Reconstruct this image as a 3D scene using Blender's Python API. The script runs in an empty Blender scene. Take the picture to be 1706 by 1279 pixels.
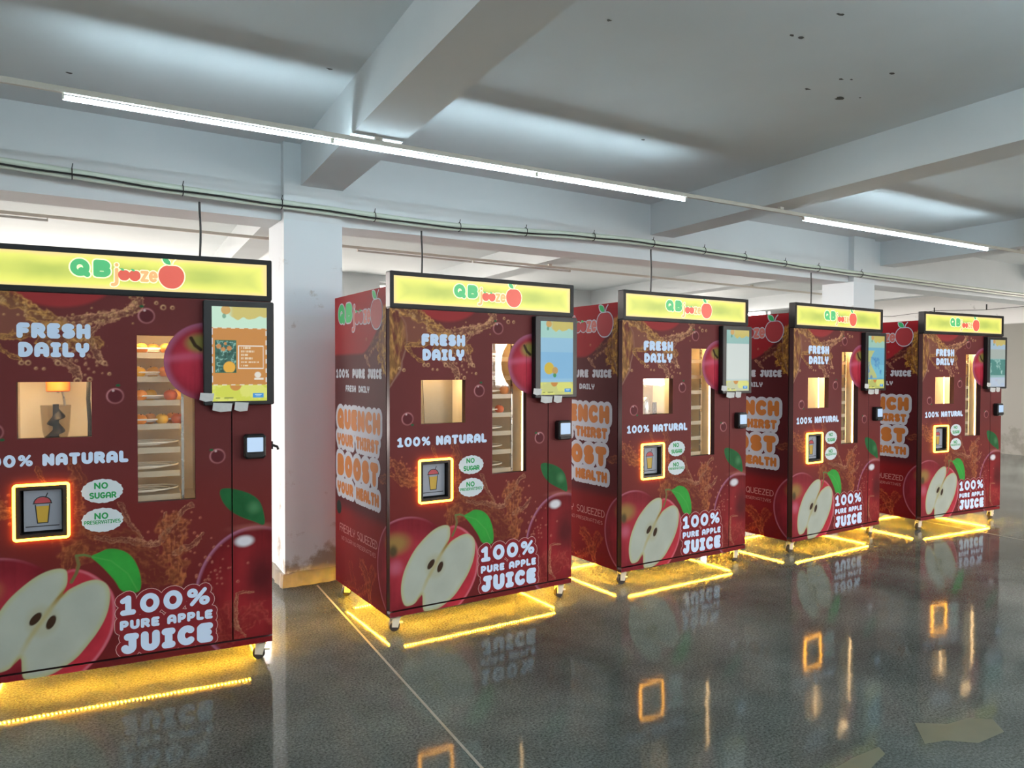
import bpy, math, random
import numpy as np
from mathutils import Matrix, Vector
from mathutils.geometry import delaunay_2d_cdt

random.seed(7)
rng = np.random.default_rng(11)
SC = bpy.context.scene
COL = SC.collection
PI = math.pi
R = math.radians

# ------------------------------------------------------------------ camera, sky, exposure
PHI = R(32.0)                     # heading of the view against the row of machines
F_PX = 1213.47
cam_d = bpy.data.cameras.new('camera')
cam_d.sensor_width = 36.0
cam_d.lens = 36.0 * F_PX / 1706.0
cam_d.clip_start = 0.05
cam_d.clip_end = 200
cam = bpy.data.objects.new('camera', cam_d)
COL.objects.link(cam)
cam.matrix_world = (Matrix.Translation((0, 0, 1.5)) @ Matrix.Rotation(-PHI, 4, 'Z')
                    @ Matrix.Rotation(R(90) - 0.0187, 4, 'X') @ Matrix.Rotation(0.0018, 4, 'Z'))
SC.camera = cam

SKY = 46.0
world = bpy.data.worlds.new('overcast_sky')
SC.world = world
world.use_nodes = True
bg = world.node_tree.nodes['Background']
bg.inputs[0].default_value = (1.0, 0.90, 0.865, 1)
bg.inputs[1].default_value = SKY

vs = SC.view_settings
vs.view_transform = 'Standard'
vs.look = 'None'
vs.exposure = 0.0
vs.gamma = 1.0
vs.use_curve_mapping = False
SC.cycles.use_denoising = True
SC.cycles.max_bounces = 8
SC.cycles.transparent_max_bounces = 12
SC.cycles.sample_clamp_indirect = 6.0

TUBE_POWER = 35.0
AMBER = 760.0


def portal(name, loc, rot, sx, sy):
    l = bpy.data.lights.new(name, 'AREA')
    l.shape = 'RECTANGLE'
    l.size, l.size_y = sx, sy
    l.cycles.is_portal = True
    o = bpy.data.objects.new(name, l)
    o.location = loc
    o.rotation_euler = rot
    COL.objects.link(o)


# ------------------------------------------------------------------ helpers
def lin(c):
    c = np.asarray(c, float) / 255.0
    return np.where(c <= 0.04045, c / 12.92, ((c + 0.055) / 1.055) ** 2.4)


def nodes_of(name):
    m = bpy.data.materials.new(name)
    m.use_nodes = True
    nt = m.node_tree
    return m, nt, nt.nodes['Principled BSDF']


def mat(name, rgb, rough=0.5, metal=0.0, emit=None, strength=0.0, spec=0.5, noise=0.0, scale=40.0, bump=0.0, coat=0.0):
    m, nt, b = nodes_of(name)
    col = tuple(rgb) + (1,)
    b.inputs['Base Color'].default_value = col
    b.inputs['Roughness'].default_value = rough
    b.inputs['Metallic'].default_value = metal
    b.inputs['Specular IOR Level'].default_value = spec
    b.inputs['Coat Weight'].default_value = coat
    b.inputs['Coat Roughness'].default_value = 0.05
    if emit is not None:
        b.inputs['Emission Color'].default_value = tuple(emit) + (1,)
        b.inputs['Emission Strength'].default_value = strength
    tc = nt.nodes.new('ShaderNodeTexCoord')
    nz = nt.nodes.new('ShaderNodeTexNoise')
    nz.inputs['Scale'].default_value = scale
    nz.inputs['Detail'].default_value = 4
    nt.links.new(tc.outputs['Object'], nz.inputs['Vector'])
    if noise:
        mx = nt.nodes.new('ShaderNodeMix')
        mx.data_type = 'RGBA'
        mx.inputs['A'].default_value = tuple(max(0, c * (1 - noise)) for c in rgb) + (1,)
        mx.inputs['B'].default_value = tuple(min(1, c * (1 + noise)) for c in rgb) + (1,)
        nt.links.new(nz.outputs['Fac'], mx.inputs['Factor'])
        nt.links.new(mx.outputs['Result'], b.inputs['Base Color'])
    else:
        mr = nt.nodes.new('ShaderNodeMapRange')
        mr.inputs['To Min'].default_value = max(0.0, rough - 0.03)
        mr.inputs['To Max'].default_value = min(1.0, rough + 0.03)
        nt.links.new(nz.outputs['Fac'], mr.inputs['Value'])
        nt.links.new(mr.outputs['Result'], b.inputs['Roughness'])
    if bump:
        bp = nt.nodes.new('ShaderNodeBump')
        bp.inputs['Strength'].default_value = bump
        bp.inputs['Distance'].default_value = 0.01
        nt.links.new(nz.outputs['Fac'], bp.inputs['Height'])
        nt.links.new(bp.outputs['Normal'], b.inputs['Normal'])
    return m


def attr_mat(name, rough=0.35, spec=0.5, emit=0.0, base=1.0, coat=0.0):
    """print or screen whose colours come from the painted colour attribute"""
    m, nt, b = nodes_of(name)
    a = nt.nodes.new('ShaderNodeAttribute')
    a.attribute_name = 'art'
    b.inputs['Roughness'].default_value = rough
    b.inputs['Specular IOR Level'].default_value = spec
    b.inputs['Coat Weight'].default_value = coat
    b.inputs['Coat Roughness'].default_value = 0.03
    if base > 0:
        nt.links.new(a.outputs['Color'], b.inputs['Base Color'])
    else:
        b.inputs['Base Color'].default_value = (0.01, 0.01, 0.01, 1)
    if emit > 0:
        nt.links.new(a.outputs['Color'], b.inputs['Emission Color'])
        b.inputs['Emission Strength'].default_value = emit
    return m


def glass_mat(name, tint=(1, 1, 1), gloss=0.12, rough=0.02):
    m = bpy.data.materials.new(name)
    m.use_nodes = True
    nt = m.node_tree
    nt.nodes.remove(nt.nodes['Principled BSDF'])
    out = nt.nodes['Material Output']
    tr = nt.nodes.new('ShaderNodeBsdfTransparent')
    tr.inputs[0].default_value = tuple(tint) + (1,)
    gl = nt.nodes.new('ShaderNodeBsdfGlossy')
    gl.inputs['Roughness'].default_value = rough
    fr = nt.nodes.new('ShaderNodeLayerWeight')
    fr.inputs['Blend'].default_value = 0.5
    pw = nt.nodes.new('ShaderNodeMath')
    pw.operation = 'POWER'
    pw.inputs[1].default_value = 5.0
    ad = nt.nodes.new('ShaderNodeMath')
    ad.operation = 'MULTIPLY_ADD'
    ad.inputs[1].default_value = 0.9
    ad.inputs[2].default_value = 0.04 * gloss / 0.12
    ad.use_clamp = True
    mx = nt.nodes.new('ShaderNodeMixShader')
    nt.links.new(fr.outputs['Facing'], pw.inputs[0])
    nt.links.new(pw.outputs[0], ad.inputs[0])
    nt.links.new(ad.outputs[0], mx.inputs[0])
    nt.links.new(tr.outputs[0], mx.inputs[1])
    nt.links.new(gl.outputs[0], mx.inputs[2])
    nt.links.new(mx.outputs[0], out.inputs[0])
    return m


def plastic_clear(name, rgb, solid):
    m, nt, b = nodes_of(name)
    b.inputs['Base Color'].default_value = tuple(rgb) + (1,)
    b.inputs['Roughness'].default_value = 0.18
    b.inputs['Alpha'].default_value = solid
    return m


class MB:
    def __init__(s):
        s.v = []
        s.f = []

    def add(s, vs_, fs_):
        n = len(s.v)
        s.v += [tuple(p) for p in vs_]
        s.f += [tuple(i + n for i in f) for f in fs_]
        return s

    def box(s, x0, x1, y0, y1, z0, z1):
        return s.add([(x0, y0, z0), (x1, y0, z0), (x1, y1, z0), (x0, y1, z0), (x0, y0, z1), (x1, y0, z1), (x1, y1, z1), (x0, y1, z1)],
                     [(0, 3, 2, 1), (4, 5, 6, 7), (0, 1, 5, 4), (1, 2, 6, 5), (2, 3, 7, 6), (3, 0, 4, 7)])

    def bbox(s, x0, x1, y0, y1, z0, z1, b):
        """box with chamfered vertical-plane edges: rounded outline in x-z, front at y0 chamfered"""
        def ring(i, y):
            c = b
            X0, X1, Z0, Z1 = x0 + i, x1 - i, z0 + i, z1 - i
            return [(X0 + c, y, Z0), (X1 - c, y, Z0), (X1, y, Z0 + c), (X1, y, Z1 - c), (X1 - c, y, Z1), (X0 + c, y, Z1), (X0, y, Z1 - c), (X0, y, Z0 + c)]
        rs = [ring(b * 0.6, y0), ring(0, y0 + b * 0.6), ring(0, y1)]
        vs_ = sum(rs, [])
        fs_ = [tuple(range(8))]
        for k in range(2):
            for i in range(8):
                j = (i + 1) % 8
                fs_.append((k * 8 + i, k * 8 + j, (k + 1) * 8 + j, (k + 1) * 8 + i))
        fs_.append(tuple(reversed(range(16, 24))))
        return s.add(vs_, fs_)

    def hexa(s, pts):
        return s.add(pts, [(0, 3, 2, 1), (4, 5, 6, 7), (0, 1, 5, 4), (1, 2, 6, 5), (2, 3, 7, 6), (3, 0, 4, 7)])

    def cyl(s, c, r, h, axis='z', n=20, r2=None):
        r2 = r if r2 is None else r2
        a = []
        for k, (hh, rr) in enumerate(((0, r), (h, r2))):
            for i in range(n):
                t = 2 * PI * i / n
                p = (rr * math.cos(t), rr * math.sin(t), hh)
                if axis == 'x':
                    p = (p[2], p[0], p[1])
                elif axis == 'y':
                    p = (p[0], p[2], p[1])
                a.append((c[0] + p[0], c[1] + p[1], c[2] + p[2]))
        fs_ = [tuple(reversed(range(n))), tuple(range(n, 2 * n))]
        fs_ += [(i, (i + 1) % n, n + (i + 1) % n, n + i) for i in range(n)]
        return s.add(a, fs_)

    def lathe(s, prof, c=(0, 0, 0), n=24):
        a = []
        for r, z in prof:
            for i in range(n):
                t = 2 * PI * i / n
                a.append((c[0] + r * math.cos(t), c[1] + r * math.sin(t), c[2] + z))
        fs_ = []
        for k in range(len(prof) - 1):
            for i in range(n):
                j = (i + 1) % n
                fs_.append((k * n + i, k * n + j, (k + 1) * n + j, (k + 1) * n + i))
        return s.add(a, fs_)

    def tube(s, pts, r, n=8):
        pts = [Vector(p) for p in pts]
        a = []
        for k, p in enumerate(pts):
            t = (pts[min(k + 1, len(pts) - 1)] - pts[max(k - 1, 0)]).normalized()
            up = Vector((0, 0, 1)) if abs(t.z) < 0.9 else Vector((1, 0, 0))
            x = t.cross(up).normalized()
            y = x.cross(t).normalized()
            for i in range(n):
                q = 2 * PI * i / n
                a.append(tuple(p + x * (r * math.cos(q)) + y * (r * math.sin(q))))
        fs_ = [tuple(range(n)), tuple(reversed(range((len(pts) - 1) * n, len(pts) * n)))]
        for k in range(len(pts) - 1):
            for i in range(n):
                j = (i + 1) % n
                fs_.append((k * n + i, (k + 1) * n + i, (k + 1) * n + j, k * n + j))
        return s.add(a, fs_)

    def prism(s, poly, y0, y1):
        n = len(poly)
        a = [(x, y0, z) for x, z in poly] + [(x, y1, z) for x, z in poly]
        fs_ = [tuple(range(n)), tuple(reversed(range(n, 2 * n)))]
        fs_ += [(i, n + i, n + (i + 1) % n, (i + 1) % n) for i in range(n)]
        return s.add(a, fs_)

    def build(s, name, m, parent=None, off=(0, 0, 0), smooth=False):
        me = bpy.data.meshes.new(name)
        me.from_pydata([(p[0] + off[0], p[1] + off[1], p[2] + off[2]) for p in s.v], [], s.f)
        me.validate()
        if smooth:
            me.shade_smooth()
            try:
                me.set_sharp_from_angle(angle=R(40))
            except Exception:
                pass
        me.materials.append(m)
        o = bpy.data.objects.new(name, me)
        COL.objects.link(o)
        o.parent = parent
        return o


def array_mesh(name, V, Q, colors, m, parent=None):
    """mesh straight from numpy arrays: V (n,3), Q (k,4) quads, colours (n,3)"""
    me = bpy.data.meshes.new(name)
    me.vertices.add(len(V))
    me.vertices.foreach_set('co', np.ascontiguousarray(V, np.float32).ravel())
    me.loops.add(Q.size)
    me.loops.foreach_set('vertex_index', np.ascontiguousarray(Q, np.int32).ravel())
    me.polygons.add(len(Q))
    me.polygons.foreach_set('loop_start', np.arange(0, Q.size, 4, dtype=np.int32))
    me.update(calc_edges=True)
    at = me.attributes.new('art', 'FLOAT_COLOR', 'POINT')
    c4 = np.ones((len(V), 4), np.float32)
    c4[:, :3] = colors
    at.data.foreach_set('color', c4.ravel())
    me.materials.append(m)
    o = bpy.data.objects.new(name, me)
    COL.objects.link(o)
    o.parent = parent
    return o


def tag(o, label=None, cat=None, group=None, kind=None):
    if label:
        o['label'] = label
    if cat:
        o['category'] = cat
    if group:
        o['group'] = group
    if kind:
        o['kind'] = kind
    return o


def empty(name, loc=(0, 0, 0), rz=0.0):
    o = bpy.data.objects.new(name, None)
    o.location = loc
    o.rotation_euler = (0, 0, rz)
    o.empty_display_size = 0.2
    COL.objects.link(o)
    return o


def copy_tree(o, parent=None):
    c = o.copy()
    COL.objects.link(c)
    c.parent = parent
    for ch in o.children:
        copy_tree(ch, c)
    return c


# ------------------------------------------------------------------ painted print: noise and shape helpers
_T = rng.random((256, 256))


def vnoise(x, y):
    xi = np.floor(x).astype(int)
    yi = np.floor(y).astype(int)
    fx = x - xi
    fy = y - yi
    fx = fx * fx * (3 - 2 * fx)
    fy = fy * fy * (3 - 2 * fy)
    a = _T[xi % 256, yi % 256]
    b = _T[(xi + 1) % 256, yi % 256]
    c = _T[xi % 256, (yi + 1) % 256]
    d = _T[(xi + 1) % 256, (yi + 1) % 256]
    return (a * (1 - fx) + b * fx) * (1 - fy) + (c * (1 - fx) + d * fx) * fy


def fbm(x, y, f, o=4):
    s = np.zeros_like(x)
    amp = 0.5
    for k in range(o):
        s += amp * vnoise(x * f + 17.3 * k, y * f + 5.1 * k)
        f *= 2
        amp *= 0.5
    return s / 0.94


def ridged(x, y, f, o=3):
    s = np.zeros_like(x)
    amp = 0.55
    for k in range(o):
        s += amp * (1 - np.abs(2 * vnoise(x * f + 9.7 * k, y * f + 31.3 * k) - 1))
        f *= 2.1
        amp *= 0.5
    return s / 0.96


def sst(a, b, x):
    t = np.clip((x - a) / (b - a), 0, 1)
    return t * t * (3 - 2 * t)


def dist_poly(u, z, pts, closed=False):
    d = np.full(u.shape, 9.0)
    n = len(pts)
    for i in range(n if closed else n - 1):
        (ax, az), (bx, bz) = pts[i], pts[(i + 1) % n]
        ex, ez = bx - ax, bz - az
        t = np.clip(((u - ax) * ex + (z - az) * ez) / (ex * ex + ez * ez + 1e-12), 0, 1)
        d = np.minimum(d, np.hypot(u - ax - t * ex, z - az - t * ez))
    return d


def inside(u, z, pts):
    r = np.zeros(u.shape, bool)
    n = len(pts)
    for i in range(n):
        (ax, az), (bx, bz) = pts[i], pts[(i + 1) % n]
        if az == bz:
            continue
        c = ((az > z) != (bz > z)) & (u < (bx - ax) * (z - az) / (bz - az) + ax)
        r ^= c
    return r


def chaikin(pts, k=2):
    for _ in range(k):
        q = []
        n = len(pts)
        for i in range(n):
            a, b = pts[i], pts[(i + 1) % n]
            q += [(0.75 * a[0] + 0.25 * b[0], 0.75 * a[1] + 0.25 * b[1]), (0.25 * a[0] + 0.75 * b[0], 0.25 * a[1] + 0.75 * b[1])]
        pts = q
    return pts


def sdf(u, z, pts):
    d = dist_poly(u, z, pts, True)
    return np.where(inside(u, z, pts), -d, d)


def over(c, rgb, a):
    rgb = np.asarray(rgb, float)
    a = a[..., None]
    return c * (1 - a) + rgb * a


FLESH = [(0.381, 0.58), (0.348, 0.59), (0.301, 0.581), (0.255, 0.558), (0.203, 0.517), (0.152, 0.467), (0.113, 0.406), (0.083, 0.344), (0.069, 0.279), (0.068, 0.229), (0.077, 0.181), (0.094, 0.15), (0.13, 0.149), (0.158, 0.159), (0.186, 0.188), (0.204, 0.206), (0.204, 0.138), (0.209, 0.104), (0.232, 0.097), (0.278, 0.096), (0.325, 0.107), (0.372, 0.133), (0.42, 0.165), (0.462, 0.217), (0.499, 0.265), (0.53, 0.32), (0.548, 0.371), (0.556, 0.43), (0.552, 0.474), (0.533, 0.503), (0.499, 0.521), (0.456, 0.515), (0.42, 0.501), (0.384, 0.484), (0.36, 0.461), (0.381, 0.506), (0.385, 0.542)]
SKIN = [(0.381, 0.586), (0.45, 0.572), (0.511, 0.527), (0.567, 0.461), (0.581, 0.383), (0.574, 0.281), (0.542, 0.204), (0.499, 0.141), (0.456, 0.1), (0.42, 0.07), (0.24, 0.06), (0.243, 0.304), (0.3, 0.498)]
LEAF = [(0.471, 0.631), (0.517, 0.645), (0.542, 0.659), (0.579, 0.655), (0.617, 0.64), (0.649, 0.609), (0.671, 0.563), (0.684, 0.512), (0.687, 0.468), (0.678, 0.435), (0.636, 0.437), (0.598, 0.452), (0.58, 0.497), (0.555, 0.533), (0.53, 0.568), (0.499, 0.604)]
LEAFR = [(1.033, 0.9), (1.069, 0.911), (1.159, 0.885), (1.218, 0.847), (1.244, 0.798), (1.259, 0.694), (1.202, 0.727), (1.143, 0.752), (1.086, 0.79), (1.049, 0.84)]
GAIN = 1.24


def along_poly(u, z, pts):
    """distance to a path, place along it and signed offset from it"""
    d = np.full(u.shape, 9.0)
    s = np.zeros(u.shape)
    g = np.zeros(u.shape)
    L = 0.0
    for (ax, az), (bx, bz) in zip(pts[:-1], pts[1:]):
        ex, ez = bx - ax, bz - az
        l = math.hypot(ex, ez) + 1e-9
        t = np.clip(((u - ax) * ex + (z - az) * ez) / (l * l), 0, 1)
        q = np.hypot(u - ax - t * ex, z - az - t * ez)
        k = q < d
        d = np.where(k, q, d)
        s = np.where(k, L + t * l, s)
        g = np.where(k, ((u - ax) * ez - (z - az) * ex) / l, g)
        L += l
    return d, s, g, L


def splash(c, u, z, wu, wz, pts, w, gold, strength=0.9, f=26.0, thresh=0.42):
    """juice thrown along a path: streaky body, beaded edge, bright rims"""
    d, s, g, L = along_poly(wu, wz, pts)
    prof = 0.55 + 0.75 * vnoise(s * 14 + pts[0][0] * 31, s * 0 + 3.3) - 0.35 * sst(0.75, 1.0, s / L)
    lump = ridged(u, z, f, 2)
    e = d + (0.55 - lump) * w * 0.9
    ww = w * prof
    m = sst(ww, ww * 0.55, e)
    st = ridged(s * 9 + 5.5, g * 75 + 1.5 * fbm(u, z, 20.0), 1.0, 2)
    fine = ridged(u + 3.1, z + 1.7, f * 2.4, 2)
    tone = sst(thresh, 0.95, 0.55 * st + 0.45 * fine)
    body = 0.35 + 0.65 * sst(0.45, 0.8, 0.5 * st + 0.5 * fine)
    rimm = np.exp(-((e - ww * 0.72) / (w * 0.16)) ** 2)
    m = m * strength * np.clip(body + 0.5 * rimm, 0, 1)
    gg = np.asarray(gold, float)
    colr = gg[None, :] * (0.45 + 1.15 * tone[..., None] + 0.6 * rimm[..., None])
    return c * (1 - m[..., None]) + colr * m[..., None]


def apple_skin(c, u, z, cx, cz, rx, rz, hue=(150, 38, 52), rim=(150, 90, 120), rim_w=0.03, blend=1.0):
    q = np.hypot((u - cx) / rx, (z - cz) / rz)
    a = sst(1.0 + 0.004 / rx, 1.0 - 0.004 / rx, q) * blend
    n = fbm(u, z, 14.0)
    st = vnoise((u - cx) * 90, (z - cz) * 7)
    base = np.asarray(lin(hue))[None, :] * (0.72 + 0.4 * n[..., None] + 0.14 * st[..., None])
    sh = sst(1.05, 0.2, q)[..., None]
    base = base * (0.55 + 0.55 * sh)
    rimm = sst(1 - rim_w / rx, 1.0, q) * sst(-0.4, 0.6, -(u - cx) / rx + 0.35 * (z - cz) / rz)
    base = over(base, lin(rim), rimm * 0.55)
    return c * (1 - a[..., None]) + base * a[..., None]


def ring_drop(c, u, z, x, zc, r, colr=(165, 120, 115), a=0.55):
    k = (np.abs(u - x) < r + 0.014) & (np.abs(z - zc) < r + 0.014)
    if not k.any():
        return c
    us, zs = u[k], z[k]
    q = np.hypot(us - x, zs - zc)
    m = np.exp(-((q - r) / 0.0035) ** 2) * a * (0.5 + 0.5 * sst(-r, r, (x - us) + (zs - zc)))
    cs = over(c[k], lin(colr), m)
    c[k] = over(cs, lin((55, 18, 24)), sst(r, r * 0.6, q) * 0.18)
    return c


def spray(c, u, z, pts, n, spread, colr, seed, r0=0.0012, r1=0.0048):
    """loose droplets thrown off a path"""
    g = np.random.default_rng(seed)
    for _ in range(n):
        i = g.integers(0, len(pts) - 1)
        t = g.random()
        x = pts[i][0] + (pts[i + 1][0] - pts[i][0]) * t + g.normal(0, spread)
        y = pts[i][1] + (pts[i + 1][1] - pts[i][1]) * t + g.normal(0, spread)
        c = ring_drop(c, u, z, x, y, r0 + (r1 - r0) * g.random() ** 2, colr, 0.6)
    return c


def art(u, z, side=False):
    """the wrap-around print, observed display colours in linear light; u<0 continues round the left corner"""
    c = np.empty(u.shape + (3,))
    n1 = fbm(u + 2, z + 3, 3.0)
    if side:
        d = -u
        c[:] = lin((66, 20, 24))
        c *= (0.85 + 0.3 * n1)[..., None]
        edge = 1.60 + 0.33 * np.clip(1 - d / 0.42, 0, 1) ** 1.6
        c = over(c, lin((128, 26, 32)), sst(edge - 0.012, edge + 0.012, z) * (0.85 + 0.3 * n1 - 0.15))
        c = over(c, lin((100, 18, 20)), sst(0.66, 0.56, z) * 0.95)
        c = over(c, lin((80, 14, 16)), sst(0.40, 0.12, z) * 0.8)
    else:
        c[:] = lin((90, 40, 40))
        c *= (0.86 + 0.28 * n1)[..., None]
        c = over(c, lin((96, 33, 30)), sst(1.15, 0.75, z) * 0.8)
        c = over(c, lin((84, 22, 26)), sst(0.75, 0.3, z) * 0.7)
        top = 1.90 - 0.115 * np.clip(1 - ((u - 0.36) / 0.23) ** 2, 0, 1) ** 0.7
        c = over(c, lin((138, 44, 46)), sst(top - 0.012, top + 0.012, z) * 0.85)
    # lacquer-like juice splashes, warped by noise
    w1 = fbm(u + 5, z + 9, 9.0) - 0.5
    w2 = fbm(u + 15, z + 1, 9.0) - 0.5
    wu, wz = u + 0.05 * w1, z + 0.05 * w2
    gold = lin((150, 110, 62))
    amber = lin((138, 82, 48))
    pale = lin((150, 108, 82))
    curt = [(-0.12, 1.86), (0.049, 1.84), (0.087, 1.76), (0.103, 1.69), (0.093, 1.614), (0.068, 1.503), (0.0, 1.40), (-0.06, 1.5), (-0.1, 1.66)]
    sd = sdf(wu * 0.6 + u * 0.4, wz * 0.6 + z * 0.4, curt)
    veil = sst(0.006, -0.02, sd)
    streak = ridged(u * 2.2 + z * 0.5, z * 0.7 - u, 9.0)
    c = over(c, gold * (0.55 + 0.75 * sst(0.55, 0.9, ridged(u * 3 - z * 0.4, z * 1.1 + u, 14.0)))[..., None], veil * (0.12 + 0.88 * sst(0.5, 0.85, streak)) * (0.85 if not side else 0.6))
    c = over(c, lin((150, 120, 105)), np.exp(-(sd / 0.005) ** 2) * 0.45)
    if not side:
        veil2 = sst(0.01, -0.02, sdf(wu, wz, [(0.05, 1.86), (0.2, 1.80), (0.33, 1.72), (0.36, 1.68), (0.22, 1.66), (0.1, 1.63), (0.06, 1.7)]))
        c = over(c, lin((120, 78, 62)), veil2 * 0.55)
        ridge = [(0.03, 1.87), (0.138, 1.826), (0.213, 1.785), (0.296, 1.735), (0.361, 1.715), (0.447, 1.722), (0.529, 1.742), (0.613, 1.768), (0.67, 1.792), (0.70, 1.85)]
        c = splash(c, u, z, wu, wz, ridge[:5], 0.05, gold, 0.95, 24)
        c = splash(c, u, z, wu, wz, ridge[4:], 0.036, pale * 1.05, 0.9, 34)
        c = splash(c, u, z, wu, wz, [(0.137, 1.646), (0.237, 1.675), (0.348, 1.70), (0.447, 1.653), (0.528, 1.62)], 0.034, gold, 0.85, 30)
        c = splash(c, u, z, wu, wz, [(0.3, 1.63), (0.42, 1.62), (0.50, 1.63)], 0.03, gold, 0.9, 30)
        c = splash(c, u, z, wu, wz, [(0.529, 1.718), (0.487, 1.646), (0.501, 1.592), (0.535, 1.537)], 0.022, pale, 0.9, 40)
        c = splash(c, u, z, wu, wz, [(0.33, 1.58), (0.37, 1.543), (0.419, 1.505), (0.43, 1.455)], 0.024, pale, 0.9, 40)
        c = splash(c, u, z, wu, wz, [(0.10, 1.63), (0.173, 1.575), (0.217, 1.545)], 0.016, gold, 0.9, 40)
        c = splash(c, u, z, wu, wz, [(0.09, 1.64), (0.2, 1.67)], 0.012, gold, 0.8, 40)
        for (x, y, r) in ((0.43, 1.447, 0.012), (0.54, 1.53, 0.009), (0.215, 1.53, 0.008), (0.24, 1.53, 0.009), (0.355, 1.53, 0.01), (0.48, 1.455, 0.008), (0.79, 1.80, 0.010), (0.83, 1.80, 0.007), (0.76, 1.82, 0.006), (0.088, 1.50, 0.007), (0.27, 1.505, 0.004), (0.30, 1.503, 0.004), (0.06, 1.51, 0.006), (0.56, 1.48, 0.005)):
            c = ring_drop(c, u, z, x, y, r, (190, 150, 110), 0.8)
        c = spray(c, u, z, ridge, 70, 0.022, (190, 150, 100), 1)
        c = spray(c, u, z, [(0.35, 1.62), (0.45, 1.56), (0.53, 1.52)], 34, 0.03, (185, 140, 105), 2)
        c = spray(c, u, z, [(0.02, 0.97), (0.16, 0.87)], 40, 0.03, (170, 100, 70), 3)
        c = spray(c, u, z, [(0.75, 0.72), (0.9, 0.76), (0.84, 0.55)], 50, 0.04, (176, 110, 84), 4)
        # lower splashes
        c = splash(c, u, z, wu, wz, [(0.007, 0.975), (0.059, 0.935), (0.111, 0.893), (0.164, 0.861)], 0.045, amber, 0.6, 40)
        c = splash(c, u, z, wu, wz, [(0.0, 0.90), (0.1, 0.865), (0.16, 0.86)], 0.03, amber, 0.6, 40)
        c = splash(c, u, z, wu, wz, [(0.278, 1.064), (0.283, 1.025), (0.311, 0.993)], 0.013, amber, 0.7, 50)
        c = splash(c, u, z, wu, wz, [(0.411, 1.067), (0.423, 1.001), (0.436, 0.93), (0.434, 0.829), (0.45, 0.76), (0.5, 0.70)], 0.028, amber, 0.5, 40)
        c = splash(c, u, z, wu, wz, [(0.603, 0.877), (0.621, 0.814), (0.646, 0.739), (0.676, 0.69)], 0.013, pale * 0.9, 0.65, 50)
        c = splash(c, u, z, wu, wz, [(0.506, 0.715), (0.614, 0.693), (0.696, 0.662), (0.756, 0.672), (0.801, 0.723), (0.832, 0.752), (0.878, 0.813), (0.909, 0.83)], 0.017, pale * 0.9, 0.75, 46)
        c = splash(c, u, z, wu, wz, [(0.793, 0.814), (0.79, 0.763), (0.817, 0.721)], 0.012, pale * 0.9, 0.7, 50)
        c = splash(c, u, z, wu, wz, [(0.832, 0.733), (0.824, 0.63), (0.84, 0.551), (0.833, 0.43)], 0.085, amber * 0.9, 0.75, 22)
        c = splash(c, u, z, wu, wz, [(0.44, 0.70), (0.55, 0.70), (0.66, 0.60), (0.76, 0.50)], 0.10, amber * 0.62, 0.55, 20)
        c = splash(c, u, z, wu, wz, [(0.42, 0.66), (0.40, 0.60)], 0.06, amber * 0.8, 0.6, 26)
        c = splash(c, u, z, wu, wz, [(0.832, 0.603), (0.894, 0.623), (0.934, 0.639), (0.965, 0.688)], 0.018, pale * 0.9, 0.7, 46)
        # right apple under its splash
        c = apple_skin(c, u, z, 1.205, 0.36, 0.285, 0.345, (118, 30, 34), (170, 120, 150), 0.02)
        c = over(c, lin((48, 18, 20)), sst(0.13, 0.02, np.hypot((u - 1.24) / 1.0, (z - 0.45) / 1.5)) * 0.75)
        c = over(c, lin((150, 92, 80)), sst(0.05, 0.0, np.hypot((u - 1.20) / 3.4, (z - 0.70) / 0.55)) * 0.5)
        hl = sst(0.05, 0.02, np.hypot((u - 1.155) / 1.15, (z - 0.632) / 0.72) + 0.012 * w1)
        c = over(c, lin((190, 190, 196)), hl)
        c = splash(c, u, z, wu, wz, [(1.19, 0.36), (1.12, 0.365), (1.112, 0.299), (1.121, 0.197), (1.15, 0.14)], 0.014, pale, 0.75, 46)
        c = splash(c, u, z, wu, wz, [(1.05, 0.27), (1.08, 0.18), (1.2, 0.26), (1.25, 0.2)], 0.09, lin((122, 52, 44)), 0.5, 24)
        c = spray(c, u, z, [(0.95, 0.62), (1.02, 0.55), (1.0, 0.44), (1.12, 0.5)], 34, 0.04, (170, 110, 92), 5)
        # top-right apple
        c = apple_skin(c, u, z, 0.985, 1.54, 0.195, 0.192, (158, 40, 58), (146, 98, 128), 0.04)
        m = sst(1.0, 0.98, np.hypot((u - 0.985) / 0.195, (z - 1.54) / 0.192))
        c = over(c, lin((176, 92, 118)), m * np.exp(-((z - 1.565 - 0.12 * (u - 0.9)) / 0.02) ** 2) * 0.45)
        c = over(c, lin((120, 118, 58)), m * sst(0.085, 0.03, np.hypot(u - 0.95, (z - 1.63) * 1.35)) * 0.9)
        c = over(c, lin((52, 36, 22)), m * sst(0.011, 0.006, dist_poly(u, z, [(0.912, 1.655), (0.93, 1.62), (0.955, 1.60)])))
    else:
        c = splash(c, u, z, wu, wz, [(-0.04, 1.80), (-0.08, 1.70), (-0.10, 1.62), (-0.05, 1.52)], 0.09, lin((150, 110, 40)), 0.8, 30)
        c = splash(c, u, z, wu, wz, [(-0.10, 1.68), (-0.2, 1.655), (-0.3, 1.62)], 0.055, lin((92, 52, 34)), 0.8, 30)
        c = splash(c, u, z, wu, wz, [(-0.363, 1.594), (-0.33, 1.57), (-0.30, 1.53)], 0.018, pale, 0.7, 50)
        c = splash(c, u, z, wu, wz, [(-0.429, 0.308), (-0.331, 0.236), (-0.284, 0.125)], 0.05, lin((128, 62, 34)), 0.7, 34)
        c = splash(c, u, z, wu, wz, [(-0.25, 0.30), (-0.31, 0.20), (-0.502, 0.108)], 0.05, lin((120, 52, 28)), 0.6, 34)
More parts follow.
